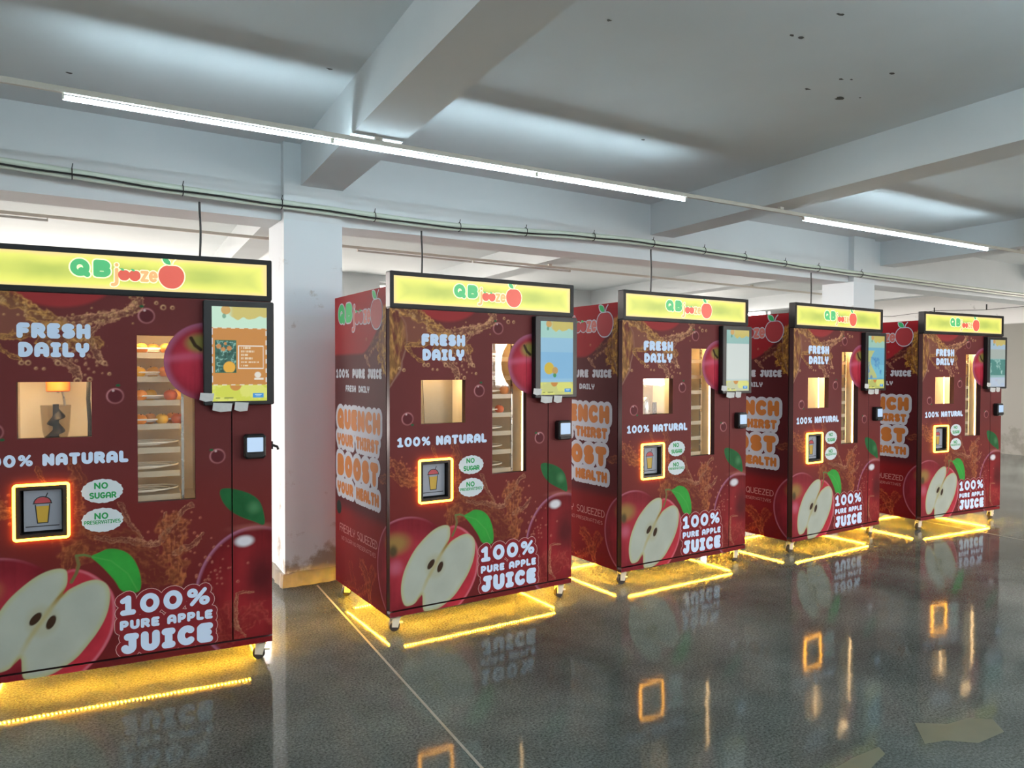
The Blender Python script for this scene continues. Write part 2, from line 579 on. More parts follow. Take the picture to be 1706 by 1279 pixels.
        c = splash(c, u, z, wu, wz, [(-0.62, 0.26), (-0.55, 0.16), (-0.70, 0.10)], 0.04, lin((110, 44, 26)), 0.5, 34)
        c = splash(c, u, z, wu, wz, [(0.0, 0.90), (-0.06, 0.87), (-0.14, 0.86)], 0.03, amber, 0.45, 40)
        c = over(c, lin((24, 34, 26)), sst(0.05, 0.04, np.hypot(u + 0.83, z - 0.60)))
        for k in range(9):
            c = ring_drop(c, u, z, -0.12 - 0.24 * ((k * 0.618) % 1), 1.56 + 0.13 * ((k * 0.37) % 1), 0.006, (160, 120, 90), 0.6)
    # whole apple on the corner
    c = apple_skin(c, u, z, 0.105, 0.37, 0.285, 0.292, (128, 36, 46), (176, 112, 130), 0.016)
    q = sst(1.0, 0.97, np.hypot((u - 0.105) / 0.285, (z - 0.37) / 0.292))
    c = over(c, lin((126, 104, 56)), q * sst(0.13, 0.03, np.hypot((u - 0.035) * 1.0, (z - 0.515) * 1.5)) * 0.85)
    c = over(c, lin((58, 52, 34)), q * sst(0.05, 0.015, np.hypot((u - 0.02) * 1.3, z - 0.475)) * 0.9)
    c = over(c, lin((168, 96, 116)), q * sst(0.07, 0.0, np.hypot(u - 0.035, z - 0.38)) * 0.55)
    if not side:
        # half apple
        s = sdf(u, z, chaikin(SKIN))
        skin = np.asarray(lin((150, 40, 52)))[None, :] * (0.8 + 0.35 * fbm(u, z, 20.0))[..., None]
        skin = over(skin, lin((180, 112, 124)), np.exp(-((s + 0.008) / 0.006) ** 2) * 0.6 * sst(0.3, 0.5, u))
        a = sst(0.003, -0.003, s)[..., None]
        c = c * (1 - a) + skin * a
        s = sdf(u, z, chaikin(FLESH))
        fl = np.asarray(lin((150, 157, 147)))[None, :] * (0.88 + 0.2 * fbm(u, z, 9.0))[..., None]
        fl = over(fl, lin((150, 154, 114)), sst(-0.03, 0.0, s) * 0.8)
        core = dist_poly(u, z, [(0.396, 0.509), (0.348, 0.452), (0.313, 0.404), (0.278, 0.351), (0.232, 0.28), (0.197, 0.207), (0.169, 0.16)])
        fl = over(fl, lin((148, 138, 84)), sst(0.02, 0.0, core) * sst(0.45, 0.2, np.abs(z - 0.5) * 1.2) * 0.75)
        fl = over(fl, lin((120, 92, 44)), sst(0.012, 0.003, core) * np.maximum(sst(0.40, 0.47, z), sst(0.22, 0.17, z)) * 0.9)
        fl = over(fl, lin((140, 136, 104)), sst(0.09, 0.05, np.hypot((u - 0.285) * 1.1, z - 0.355)) * 0.45)
        for (x, y, t) in ((0.258, 0.369, 0.9), (0.318, 0.345, 1.15)):
            du, dz = (u - x), (z - y)
            p = du * math.cos(t) + dz * math.sin(t)
            r = -du * math.sin(t) + dz * math.cos(t)
            fl = over(fl, lin((50, 34, 24)), sst(1.1, 0.85, np.hypot(p / 0.034, r / 0.017)))
        a = sst(0.003, -0.003, s)[..., None]
        c = c * (1 - a) + fl * a
        # stem and leaves
        c = over(c, lin((96, 88, 52)), sst(0.009, 0.005, dist_poly(u, z, [(0.42, 0.639), (0.429, 0.596), (0.42, 0.56), (0.399, 0.519)])))
        c = over(c, lin((84, 100, 56)), sst(0.007, 0.004, dist_poly(u, z, [(0.42, 0.639), (0.45, 0.64), (0.474, 0.631)])))
        s = sdf(u, z, chaikin(LEAF))
        lf = np.asarray(lin((44, 128, 50)))[None, :] * (0.75 + 0.5 * fbm(u, z, 16.0))[..., None]
        lf = over(lf, lin((92, 150, 80)), sst(0.005, 0.0, np.abs(dist_poly(u, z, [(0.471, 0.631), (0.56, 0.6), (0.63, 0.53), (0.672, 0.44)]))) * 0.35)
        c = c * (1 - sst(0.003, -0.003, s)[..., None]) + lf * sst(0.003, -0.003, s)[..., None]
        s = sdf(u, z, chaikin(LEAFR))
        lf = np.asarray(lin((30, 84, 46)))[None, :] * (0.7 + 0.5 * fbm(u, z, 16.0))[..., None]
        lf = over(lf, lin((80, 128, 90)), sst(0.05, 0.0, np.hypot(u - 1.2, z - 0.80)) * 0.5)
        c = c * (1 - sst(0.003, -0.003, s)[..., None]) + lf * sst(0.003, -0.003, s)[..., None]
        # small glassy apples
        for (x, y, lx, ly) in ((0.583, 1.376, 0.012, 0.05), (0.11, 1.222, 0.03, -0.035), (0.717, 1.757, -0.02, 0.045), (1.029, 1.07, -0.028, 0.032)):
            qx = np.hypot(u - x, (z - y) * 1.08)
            c = over(c, lin((74, 24, 34)), sst(0.036, 0.028, qx) * 0.5)
            c = ring_drop(c, u, z, x, y, 0.034, (176, 118, 122), 0.75)
            c = over(c, lin((200, 170, 170)), sst(0.008, 0.003, np.hypot(u - x + 0.008, z - y - 0.026)) * 0.7)
            c = over(c, lin((34, 78, 48)), sst(0.012, 0.007, np.hypot(u - x - lx, (z - y - ly) * 1.5)))
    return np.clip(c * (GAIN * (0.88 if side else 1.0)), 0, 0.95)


# ------------------------------------------------------------------ stroke lettering (fat round pen)
def arc(cx, cy, rx, ry, a0, a1, n=10):
    return [(cx + rx * math.cos(R(a0 + (a1 - a0) * i / n)), cy + ry * math.sin(R(a0 + (a1 - a0) * i / n))) for i in range(n + 1)]


G = {
    'A': (.74, [[(0, 0), (0, .55)] + arc(.37, .55, .37, .45, 180, 0) + [(.74, 0)], [(0, .33), (.74, .33)]]),
    'B': (.66, [[(0, 0), (0, 1), (.36, 1)] + arc(.36, .77, .27, .23, 90, -90) + [(0, .54)], [(.36, .54)] + arc(.38, .27, .28, .27, 90, -90) + [(0, 0)]]),
    'C': (.68, [arc(.38, .5, .38, .5, 50, 310, 18)]),
    'D': (.70, [[(0, 0), (0, 1), (.25, 1)] + arc(.25, .5, .45, .5, 90, -90, 14) + [(0, 0)]]),
    'E': (.58, [[(.58, 1), (.1, 1), (0, .9), (0, .1), (.1, 0), (.58, 0)], [(0, .5), (.5, .5)]]),
    'F': (.56, [[(.56, 1), (.08, 1), (0, .9), (0, 0)], [(0, .48), (.48, .48)]]),
    'G': (.72, [arc(.38, .5, .38, .5, 50, 350, 18) + [(.46, .42)]]),
    'H': (.68, [[(0, 0), (0, 1)], [(.68, 0), (.68, 1)], [(0, .5), (.68, .5)]]),
    'I': (.40, [[(.2, 0), (.2, 1)], [(0, 1), (.4, 1)], [(0, 0), (.4, 0)]]),
    'J': (.62, [[(.18, 1), (.62, 1)], [(.46, 1), (.46, .24)] + arc(.23, .24, .23, .24, 0, -165, 10)]),
    'L': (.52, [[(0, 1), (0, .08), (.08, 0), (.52, 0)]]),
    'N': (.70, [[(0, 0), (0, 1), (.70, 0), (.70, 1)]]),
    'O': (.76, [arc(.38, .5, .38, .5, 0, 360, 24)]),
    'P': (.62, [[(0, 0), (0, 1), (.32, 1)] + arc(.32, .70, .30, .30, 90, -90) + [(0, .40)]]),
    'Q': (.78, [arc(.38, .5, .38, .5, 0, 360, 24), [(.46, .28), (.80, -.06)]]),
    'R': (.66, [[(0, 0), (0, 1), (.34, 1)] + arc(.34, .72, .30, .28, 90, -90) + [(0, .44)], [(.34, .44), (.66, 0)]]),
    'S': (.62, [arc(.31, .75, .31, .25, 40, 270, 12) + arc(.31, .25, .31, .25, 90, -140, 12)[1:]]),
    'T': (.66, [[(0, 1), (.66, 1)], [(.33, 1), (.33, 0)]]),
    'U': (.70, [[(0, 1), (0, .35)] + arc(.35, .35, .35, .35, 180, 360, 12) + [(.70, 1)]]),
    'V': (.70, [[(0, 1), (.35, 0), (.70, 1)]]),
    'Y': (.68, [[(0, 1), (0, .72)] + arc(.34, .72, .34, .30, 180, 360, 10) + [(.68, 1)], [(.34, .42), (.34, 0)]]),
    'Z': (.62, [[(0, 1), (.62, 1), (0, 0), (.62, 0)]]),
    '0': (.66, [arc(.33, .5, .33, .5, 0, 360, 24)]),
    '1': (.46, [[(0, .82), (.24, 1), (.24, 0)], [(0, 0), (.46, 0)]]),
    '%': (.95, [arc(.17, .80, .17, .20, 0, 360, 14), arc(.78, .20, .17, .20, 0, 360, 14), [(.80, 1), (.14, 0)]]),
    'j': (.30, [[(.24, .68), (.24, -.16)] + arc(.02, -.16, .22, .2, 0, -100, 8), [(.24, 1.0), (.24, 1.01)]]),
    'z': (.44, [[(0, .66), (.44, .66), (0, 0), (.44, 0)]]),
    'e': (.50, [[(0.02, .34), (.50, .34)] + arc(.25, .33, .25, .33, 0, 310, 16)]),
    ' ': (.30, []),
}


def text_strokes(txt, x0, z0, x1, h, pen, gap=0.30, slant=0.0):
    """strokes of a line of text fitted between x0 and x1, height h, pen radius pen (fractions of h)"""
    adv, items, thin = 0.0, [], []
    ih = 1 - 2 * pen
    for ch in txt:
        w, st = G[ch]
        for s in st:
            (thin if ch == '%' else items).append([(adv + pen + px * ih, pen + pz * ih) for px, pz in s])
        adv += w * ih + 2 * pen + (gap - 2 * pen if ch != ' ' else 0) * 0.5 + 0.04
    sx = (x1 - x0) / max(adv, 1e-6)
    fit = lambda g: [[(x0 + a * sx, z0 + b * h + slant * (a * sx)) for a, b in s] for s in g]
    return fit(items), fit(thin), pen * h


def stroke_mesh(mb, strokes, r, mapf, sq=1.0):
    """fat strokes merged into one clean outline, so that no two faces overlap"""
    n = 14
    polys = []
    if strokes and isinstance(strokes[0], tuple):
        strokes = [(q, rr) for (g, rr) in strokes for q in g]
    else:
        strokes = [(q, r) for q in strokes]
    for s, r in strokes:
        pts = [s[0]] if len(s) == 1 else s
        for i, (x, z) in enumerate(pts):
            ring = [(x + r * math.cos(2 * PI * k / n) * sq, z + r * math.sin(2 * PI * k / n)) for k in range(n)]
            polys.append(ring)
            if i + 1 < len(pts):
                x2, z2 = pts[i + 1]
                L = math.hypot(x2 - x, z2 - z)
                if L < 1e-6:
                    continue
                nx, nz = -(z2 - z) / L * r, (x2 - x) / L * r
                q = [(x + nx * sq, z + nz), (x - nx * sq, z - nz), (x2 - nx * sq, z2 - nz), (x2 + nx * sq, z2 + nz)]
                polys.append(q)
    cv, cf = [], []
    for p in polys:
        a2 = sum(p[i][0] * p[(i + 1) % len(p)][1] - p[(i + 1) % len(p)][0] * p[i][1] for i in range(len(p)))
        if a2 < 0:
            p = p[::-1]
        cf.append(list(range(len(cv), len(cv) + len(p))))
        cv += [Vector((x * 100, z * 100)) for x, z in p]
    ov, oe, of, _a, _b, src = delaunay_2d_cdt(cv, [], cf, 1, 1e-4)
    of = [f for f, g in zip(of, src) if len(g)]
    mb.add([mapf(p.x / 100, p.y / 100) for p in ov], [tuple(f) for f in of])


# ------------------------------------------------------------------ materials
M = {}
M['print'] = attr_mat('printed_wrap', rough=0.48, spec=0.10)
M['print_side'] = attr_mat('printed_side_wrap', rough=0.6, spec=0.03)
M['red_panel'] = mat('plain_red_panel', (0.16, 0.03, 0.032), 0.35)
M['black'] = mat('black_metal', (0.008, 0.008, 0.009), 0.4, spec=0.2)
M['dark'] = mat('dark_gap', (0.006, 0.006, 0.006), 0.6)
M['bezel'] = mat('black_bezel', (0.012, 0.012, 0.013), 0.35, spec=0.3)
M['white_ink'] = mat('white_ink', (0.60, 0.75, 0.95), 0.55, spec=0.04)
M['side_white'] = mat('pale_side_ink', (0.37, 0.40, 0.45), 0.55, spec=0.04)
M['orange_ink'] = mat('orange_ink', (0.36, 0.125, 0.024), 0.55, spec=0.04)
M['thin_ink'] = mat('rose_ink', (0.36, 0.16, 0.15), 0.55, spec=0.04)
M['badge_red'] = mat('badge_red_ink', (0.20, 0.022, 0.028), 0.55, spec=0.04)
M['badge_line'] = mat('badge_line_ink', (0.55, 0.34, 0.32), 0.55, spec=0.04)
M['oval'] = mat('pale_oval_ink', (0.60, 0.68, 0.72), 0.55, spec=0.04)
M['green_ink'] = mat('green_ink', (0.03, 0.30, 0.09), 0.55, spec=0.04)
M['logo_green'] = mat('logo_green_lit', (0.05, 0.3, 0.1), 0.4, emit=(0.06, 0.42, 0.15), strength=0.75)
M['logo_orange'] = mat('logo_orange_lit', (0.5, 0.25, 0.1), 0.4, emit=(0.80, 0.42, 0.16), strength=0.85)
M['logo_red'] = mat('logo_red_lit', (0.4, 0.06, 0.04), 0.4, emit=(0.60, 0.085, 0.05), strength=0.85)
M['logo_glow'] = mat('logo_outline_lit', (0.7, 0.7, 0.5), 0.4, emit=(0.85, 0.80, 0.42), strength=0.95)
M['side_green'] = mat('side_green_ink', (0.03, 0.33, 0.10), 0.55, spec=0.04)
M['side_rose'] = mat('side_rose_ink', (0.42, 0.13, 0.11), 0.55, spec=0.04)
M['side_apple'] = mat('side_apple_ink', (0.27, 0.03, 0.035), 0.55, spec=0.04)
M['sign'] = attr_mat('backlit_sign_panel', rough=0.4, emit=1.0, base=0)
M['screen'] = attr_mat('lit_screen', rough=0.06, spec=0.6, emit=0.85, base=0)
M['termscreen'] = mat('terminal_screen', (0.02, 0.02, 0.02), 0.1, emit=(0.55, 0.75, 1.0), strength=0.9)
def strip_mat():
    """amber strip with a row of little diodes"""
    m, nt, b = nodes_of('amber_diode_strip')
    tc = nt.nodes.new('ShaderNodeTexCoord')
    sx = nt.nodes.new('ShaderNodeSeparateXYZ')
    nt.links.new(tc.outputs['Object'], sx.inputs[0])
    ad = nt.nodes.new('ShaderNodeMath')
    nt.links.new(sx.outputs['X'], ad.inputs[0])
    nt.links.new(sx.outputs['Y'], ad.inputs[1])
    mu = nt.nodes.new('ShaderNodeMath')
    mu.operation = 'MULTIPLY'
    mu.inputs[1].default_value = 60.0
    nt.links.new(ad.outputs[0], mu.inputs[0])
    fr = nt.nodes.new('ShaderNodeMath')
    fr.operation = 'FRACT'
    nt.links.new(mu.outputs[0], fr.inputs[0])
    gt = nt.nodes.new('ShaderNodeMath')
    gt.operation = 'GREATER_THAN'
    gt.inputs[1].default_value = 0.6
    nt.links.new(fr.outputs[0], gt.inputs[0])
    st = nt.nodes.new('ShaderNodeMath')
    st.operation = 'MULTIPLY'
    st.inputs[1].default_value = AMBER
    nt.links.new(gt.outputs[0], st.inputs[0])
    b.inputs['Base Color'].default_value = (0.3, 0.2, 0.05, 1)
    b.inputs['Emission Color'].default_value = (1.0, 0.46, 0.02, 1)
    nt.links.new(st.outputs[0], b.inputs['Emission Strength'])
    return m


M['amber'] = strip_mat()
M['ring'] = mat('amber_ring_light', (0.3, 0.15, 0.02), 0.5, emit=(1.0, 0.42, 0.03), strength=15)
M['warm'] = mat('warm_lamp', (0.8, 0.7, 0.5), 0.5, emit=(1.0, 0.68, 0.33), strength=80.0)
M['warm_strip'] = mat('warm_shelf_lamp', (0.8, 0.7, 0.5), 0.5, emit=(1.0, 0.66, 0.32), strength=20.0)
M['cream'] = mat('cream_liner', (0.84, 0.76, 0.60), 0.45)
M['brushed'] = mat('brushed_metal_liner', (0.27, 0.23, 0.165), 0.36, metal=0.5, noise=0.12, scale=60)
M['liner'] = mat('storage_liner', (0.80, 0.67, 0.47), 0.4)
M['glass'] = glass_mat('window_glass', (0.97, 0.97, 0.96), 0.12)
M['tray'] = plastic_clear('clear_tray_plastic', (0.80, 0.74, 0.64), 0.55)
M['tray_lip'] = plastic_clear('tray_lip_plastic', (0.85, 0.76, 0.60), 0.45)
M['glint'] = plastic_clear('tray_glint_plastic', (0.95, 0.90, 0.80), 0.9)
M['orange_plastic'] = mat('orange_plastic', (0.75, 0.17, 0.02), 0.35)
M['smoke_cup'] = glass_mat('smoky_cup', (0.86, 0.83, 0.78), 0.14)
M['auger'] = mat('black_auger', (0.01, 0.01, 0.012), 0.25)
M['steel'] = mat('steel', (0.5, 0.48, 0.45), 0.28, metal=1.0)
M['white_paint'] = mat('cream_caster_bracket', (0.72, 0.66, 0.5), 0.4)
M['galv'] = mat('galvanised_base', (0.5, 0.5, 0.48), 0.5, metal=0.3)
M['rubber'] = mat('black_rubber', (0.015, 0.014, 0.013), 0.6)
M['tape'] = mat('paper_tape', (0.55, 0.56, 0.55), 0.7, noise=0.12, scale=60)
M['pic_white'] = mat('cup_picture_paper', (0.27, 0.30, 0.35), 0.5)  # white paper darkened to carry the shade inside the port
M['pic_black'] = mat('cup_picture_line', (0.01, 0.01, 0.012), 0.5)
M['pic_red'] = mat('cup_picture_red', (0.42, 0.05, 0.06), 0.5)
M['pic_yellow'] = mat('cup_picture_yellow', (0.50, 0.32, 0.03), 0.5)
M['seam'] = mat('copper_seam', (0.35, 0.10, 0.05), 0.4)

# the room
M['paint'] = mat('white_wall_paint', (0.645, 0.69, 0.705), 0.8, noise=0.05, scale=3, bump=0.06)
M['fixture'] = mat('fixture_white', (0.5, 0.48, 0.42), 0.5)
M['pvc'] = mat('pale_green_pvc', (0.56, 0.63, 0.53), 0.4, noise=0.08, scale=6)
M['cable'] = mat('black_cable', (0.012, 0.012, 0.012), 0.5)
M['tube'] = mat('led_tube', (0.9, 0.9, 0.9), 0.4, emit=(0.70, 0.90, 1.0), strength=TUBE_POWER)
M['tube_near'] = mat('bright_led_tube', (0.9, 0.9, 0.9), 0.4, emit=(0.70, 0.90, 1.0), strength=TUBE_POWER * 2.3)
M['dead_tube'] = mat('unlit_tube', (0.5, 0.49, 0.47), 0.4)
M['chip'] = mat('bare_ceiling_spot', (0.09, 0.09, 0.085), 0.9, noise=0.3, scale=90)
M['patch'] = mat('dull_floor_patch', (0.105, 0.112, 0.068), 0.3, noise=0.2, scale=12)
M['joint'] = mat('pale_joint_filler', (0.30, 0.28, 0.24), 0.6, noise=0.2, scale=30)
M['frame'] = mat('window_frame', (0.55, 0.56, 0.56), 0.4)
M['ground'] = mat('outdoor_paving', (0.32, 0.31, 0.29), 0.9, noise=0.15, scale=1.5)


def concrete():
    m, nt, b = nodes_of('polished_concrete')
    tc = nt.nodes.new('ShaderNodeTexCoord')

    def noise(scale, detail, rough=0.6):
        n = nt.nodes.new('ShaderNodeTexNoise')
        n.inputs['Scale'].default_value = scale
        n.inputs['Detail'].default_value = detail
        n.inputs['Roughness'].default_value = rough
        nt.links.new(tc.outputs['Object'], n.inputs['Vector'])
        return n
    n1, n2, n3 = noise(1.1, 6, 0.65), noise(95, 3, 0.7), noise(0.9, 2)
    r1 = nt.nodes.new('ShaderNodeValToRGB')
    r1.color_ramp.elements[0].position = 0.32
    r1.color_ramp.elements[0].color = (0.056, 0.067, 0.062, 1)
    r1.color_ramp.elements[1].position = 0.70
    r1.color_ramp.elements[1].color = (0.140, 0.158, 0.146, 1)
    nt.links.new(n1.outputs['Fac'], r1.inputs['Fac'])
    r2 = nt.nodes.new('ShaderNodeMapRange')
    r2.inputs['From Min'].default_value = 0.3
    r2.inputs['From Max'].default_value = 0.7
    r2.inputs['To Min'].default_value = 0.30
    r2.inputs['To Max'].default_value = 1.8
    nt.links.new(n2.outputs['Fac'], r2.inputs['Value'])
    mu = nt.nodes.new('ShaderNodeVectorMath')
    mu.operation = 'SCALE'
    nt.links.new(r1.outputs['Color'], mu.inputs[0])
    nt.links.new(r2.outputs['Result'], mu.inputs['Scale'])
    nt.links.new(mu.outputs['Vector'], b.inputs['Base Color'])
    rr = nt.nodes.new('ShaderNodeMapRange')
    rr.inputs['To Min'].default_value = 0.03
    rr.inputs['To Max'].default_value = 0.12
    nt.links.new(n1.outputs['Fac'], rr.inputs['Value'])
    nt.links.new(rr.outputs['Result'], b.inputs['Roughness'])
    nb = noise(5.0, 2)
    bp = nt.nodes.new('ShaderNodeBump')
    bp.inputs['Strength'].default_value = 0.035
    bp.inputs['Distance'].default_value = 0.02
    nt.links.new(nb.outputs['Fac'], bp.inputs['Height'])
    nt.links.new(bp.outputs['Normal'], b.inputs['Normal'])
    b.inputs['Specular IOR Level'].default_value = 0.19
    return m


def two_tone(name, zsplit, low, high, stain):
    """painted plaster with a lower band of another paint and worn, stained foot"""
    m, nt, b = nodes_of(name)
    tc = nt.nodes.new('ShaderNodeTexCoord')
    ge = nt.nodes.new('ShaderNodeNewGeometry')
    sx = nt.nodes.new('ShaderNodeSeparateXYZ')
    nt.links.new(ge.outputs['Position'], sx.inputs[0])
    n1 = nt.nodes.new('ShaderNodeTexNoise')
    n1.inputs['Scale'].default_value = 2.6
    n1.inputs['Detail'].default_value = 8
    n1.inputs['Roughness'].default_value = 0.7
    nt.links.new(tc.outputs['Object'], n1.inputs['Vector'])
    st = nt.nodes.new('ShaderNodeMapRange')
    st.inputs['From Min'].default_value = zsplit - 0.01
    st.inputs['From Max'].default_value = zsplit + 0.01
    nt.links.new(sx.outputs['Z'], st.inputs['Value'])
    mx = nt.nodes.new('ShaderNodeMix')
    mx.data_type = 'RGBA'
    mx.inputs['A'].default_value = tuple(low) + (1,)
    mx.inputs['B'].default_value = tuple(high) + (1,)
    nt.links.new(st.outputs['Result'], mx.inputs['Factor'])
    # stains: worn plaster, shaped by noise and strongest at the foot
    ft = nt.nodes.new('ShaderNodeMapRange')
    ft.inputs['From Min'].default_value = 0.0
    ft.inputs['From Max'].default_value = 1.0
    ft.inputs['To Min'].default_value = 0.20
    ft.inputs['To Max'].default_value = 0.0
    nt.links.new(sx.outputs['Z'], ft.inputs['Value'])
    ad = nt.nodes.new('ShaderNodeMath')
    nt.links.new(n1.outputs['Fac'], ad.inputs[0])
    nt.links.new(ft.outputs['Result'], ad.inputs[1])
    rp = nt.nodes.new('ShaderNodeMapRange')
    rp.inputs['From Min'].default_value = 0.62
    rp.inputs['From Max'].default_value = 0.72
    nt.links.new(ad.outputs[0], rp.inputs['Value'])
    m2 = nt.nodes.new('ShaderNodeMix')
    m2.data_type = 'RGBA'
    m2.inputs['B'].default_value = tuple(stain) + (1,)
    nt.links.new(mx.outputs['Result'], m2.inputs['A'])
    nt.links.new(rp.outputs['Result'], m2.inputs['Factor'])
    nt.links.new(m2.outputs['Result'], b.inputs['Base Color'])
    b.inputs['Roughness'].default_value = 0.8
    return m


M['floor'] = concrete()
M['column'] = two_tone('column_paint', 1.88, (0.66, 0.715, 0.72), (0.66, 0.72, 0.745), (0.34, 0.30, 0.24))
M['endwall'] = two_tone('end_wall_paint', 2.36, (0.25, 0.245, 0.22), (0.76, 0.76, 0.74), (0.19, 0.185, 0.16))
M['plinth'] = mat('bare_concrete', (0.24, 0.23, 0.20), 0.9, noise=0.35, scale=14, bump=0.3)

# ------------------------------------------------------------------ the room
X0, X1, Y0, Y1, ZC = -7.0, 14.6, -5.0, 11.3, 3.06
SK = 0.068                        # the cross beams stand a little askew to the row


def struct(o):
    o['kind'] = 'structure'
    return o


fl = struct(MB().box(X0, X1 + 1.2, Y0, Y1, -0.15, 0).build('floor', M['floor']))
cl = struct(MB().box(X0, X1 + 1.2, Y0, Y1, ZC, ZC + 0.15).build('ceiling', M['paint']))
gr = struct(MB().box(-60, 60, -60, 60, -0.30, -0.152).build('ground', M['ground']))


def wall_with_openings(name, m, along, lo, hi, face0, face1, z1, ops):
    """wall along x or y, from lo to hi, with rectangular openings (a,b,z0,z1)"""
    mb = MB()

    def bx(a, b, z0_, z1_):
        if b - a < 1e-4 or z1_ - z0_ < 1e-4:
            return
        if along == 'x':
            mb.box(a, b, face0, face1, z0_, z1_)
        else:
            mb.box(face0, face1, a, b, z0_, z1_)
    cur = lo
    for (a, b, z0_, zt) in sorted(ops):
        bx(cur, a, 0, z1)
        bx(a, b, 0, z0_)
        bx(a, b, zt, z1)
        cur = b
    bx(cur, hi, 0, z1)
    return struct(mb.build(name, m))


BACK_OPS = [(-6.4, -2.9, 0.9, 2.88), (-2.4, 1.3, 0.9, 2.88), (1.5, 3.75, 1.2, 2.95), (4.5, 7.0, 1.6, 2.95), (9.3, 11.7, 0.9, 2.90), (12.0, 14.2, 2.52, 2.95)]  # last window added to brighten the upper end wall
FRONT_OPS = [(2.6, 3.8, 1.4, 2.5), (7.3, 8.7, 1.1, 2.5), (11.0, 13.4, 0.05, 2.5)]  # first window added to light the column and the machine fronts
wall_with_openings('wall_back', M['paint'], 'x', X0, X1 + 1.2, Y1, Y1 + 0.24, ZC, BACK_OPS)
wall_with_openings('wall_front', M['paint'], 'x', X0, X1 + 1.2, Y0 - 0.24, Y0, ZC, FRONT_OPS)
LEFT_ADDED_OPS = [(8.8, 11.0, 0.9, 2.88)]  # window out of view, added for more daylight in the back bay
wall_with_openings('wall_left', M['paint'], 'y', Y0, Y1, X0 - 0.24, X0, ZC, LEFT_ADDED_OPS)
END_OPS = [(2.9, 4.7, 0.0, 2.5)]
er = wall_with_openings('wall_end', M['endwall'], 'y', Y0 - 0.2, Y1 + 0.2, 0.0, 0.24, ZC, END_OPS)
er.location = (X1 - SK * 6.3, 0, 0)
er.rotation_euler = (0, 0, -SK)

wn = 0
for (ops, y, rot) in ((BACK_OPS, Y1 + 0.1, R(90)), (FRONT_OPS, Y0 - 0.14, R(-90))):
    for (a, b, z0, z1) in ops:
        wn += 1
        f = MB()
        nb = max(2, round((b - a) / 1.1))
        f.box(a, b, y, y + 0.05, z0, z0 + 0.05).box(a, b, y, y + 0.05, z1 - 0.05, z1)
        for k in range(nb + 1):
            x = a + (b - a - 0.05) * k / nb
            f.box(x, x + 0.05, y, y + 0.05, z0 + 0.05, z1 - 0.05)
        fo = struct(f.build('window_%d' % wn, M['frame']))
        for k in range(nb):
            x = a + (b - a - 0.05) * k / nb
            xe = a + (b - a - 0.05) * (k + 1) / nb
            MB().box(x + 0.05, xe, y + 0.022, y + 0.028, z0 + 0.05, z1 - 0.05).build('pane', M['glass'], fo)
        portal('daylight_portal', ((a + b) / 2, y, (z0 + z1) / 2), (-rot, 0, 0), b - a, z1 - z0)
for (a, b, z0, z1) in LEFT_ADDED_OPS:
    wn += 1
    f = MB()
    x = X0 - 0.15
    f.box(x, x + 0.05, a, b, z0, z0 + 0.05).box(x, x + 0.05, a, b, z1 - 0.05, z1)
    ys = (a, (a + b) / 2 - 0.025, b - 0.05)
    for y in ys:
        f.box(x, x + 0.05, y, y + 0.05, z0 + 0.05, z1 - 0.05)
    fo = struct(f.build('window_%d' % wn, M['frame']))
    for y, ye in zip(ys[:-1], ys[1:]):
        MB().box(x + 0.022, x + 0.028, y + 0.05, ye, z0 + 0.05, z1 - 0.05).build('pane', M['glass'], fo)
    portal('daylight_portal', (x, (a + b) / 2, (z0 + z1) / 2), (0, R(-90), 0), z1 - z0, b - a)
portal('daylight_portal', (X1 + 0.25, 3.8, 1.25), (0, R(90), 0), 2.5, 1.8)

# long beam over the columns and the cross beams
bm_ = MB().box(X0, X1 + 1.0, 5.14, 5.46, 2.535, ZC).build('trim_1', M['paint'])
struct(bm_)
tn = 1
for cx in (-1.80, 1.60, 4.895, 8.62, 12.4):
    tn += 1
    h = 0.148
    pts = []
    for zz in (2.775, ZC):
        for (yy, s) in ((Y0, -1), (Y0, 1), (5.14, 1), (5.14, -1)):
            pts.append((cx + SK * (yy - 5.2) + s * h, yy, zz))
    b_ = MB().hexa(pts)
    pts = []
    for zz in (2.775, ZC):
        for (yy, s) in ((5.46, -1), (5.46, 1), (Y1, 1), (Y1, -1)):
            pts.append((cx + SK * (yy - 5.2) + s * h, yy, zz))
    b_.hexa(pts)
    struct(b_.build('trim_%d' % tn, M['paint']))

# columns with a bare concrete foot
for (xa, lab) in ((1.325, 'white square column between the first two machines with a bare concrete foot'),
                  (7.83, 'white square column rising behind the fourth machine'),
                  (-5.2, 'white square column beyond the left edge')):
    if xa < -1:
        continue
    c = empty('column', (xa + 0.205, 5.275, 0))
    tag(c, lab, 'column', 'square columns under the long beam')
    MB().box(-0.205, 0.205, -0.205, 0.205, 0.085, 2.535).build('shaft', M['column'], c)
    MB().box(-0.205, 0.205, -0.205, -0.135, 2.535, ZC).build('shaft_head', M['paint'], c)
    p = MB()
    n = 12
    pl = []
    for k in range(40):
        t = k / 40 * 4
        s, q = int(t), t - int(t)
        e = 0.222 + random.uniform(-0.008, 0.018)
        x, y = [(-1 + 2 * q, -1), (1, -1 + 2 * q), (1 - 2 * q, 1), (-1, 1 - 2 * q)][s]
        pl.append((x * e, y * e))
    vs_ = [(x * 1.03, y * 1.03, 0) for x, y in pl] + [(x, y, 0.085 + random.uniform(0, 0.02)) for x, y in pl]
    k = len(pl)
    p.add(vs_, [tuple(range(k)), tuple(range(2 * k - 1, k - 1, -1))] + [(i, (i + 1) % k, k + (i + 1) % k, k + i) for i in range(k)])
    p.build('foot', M['plinth'], c)

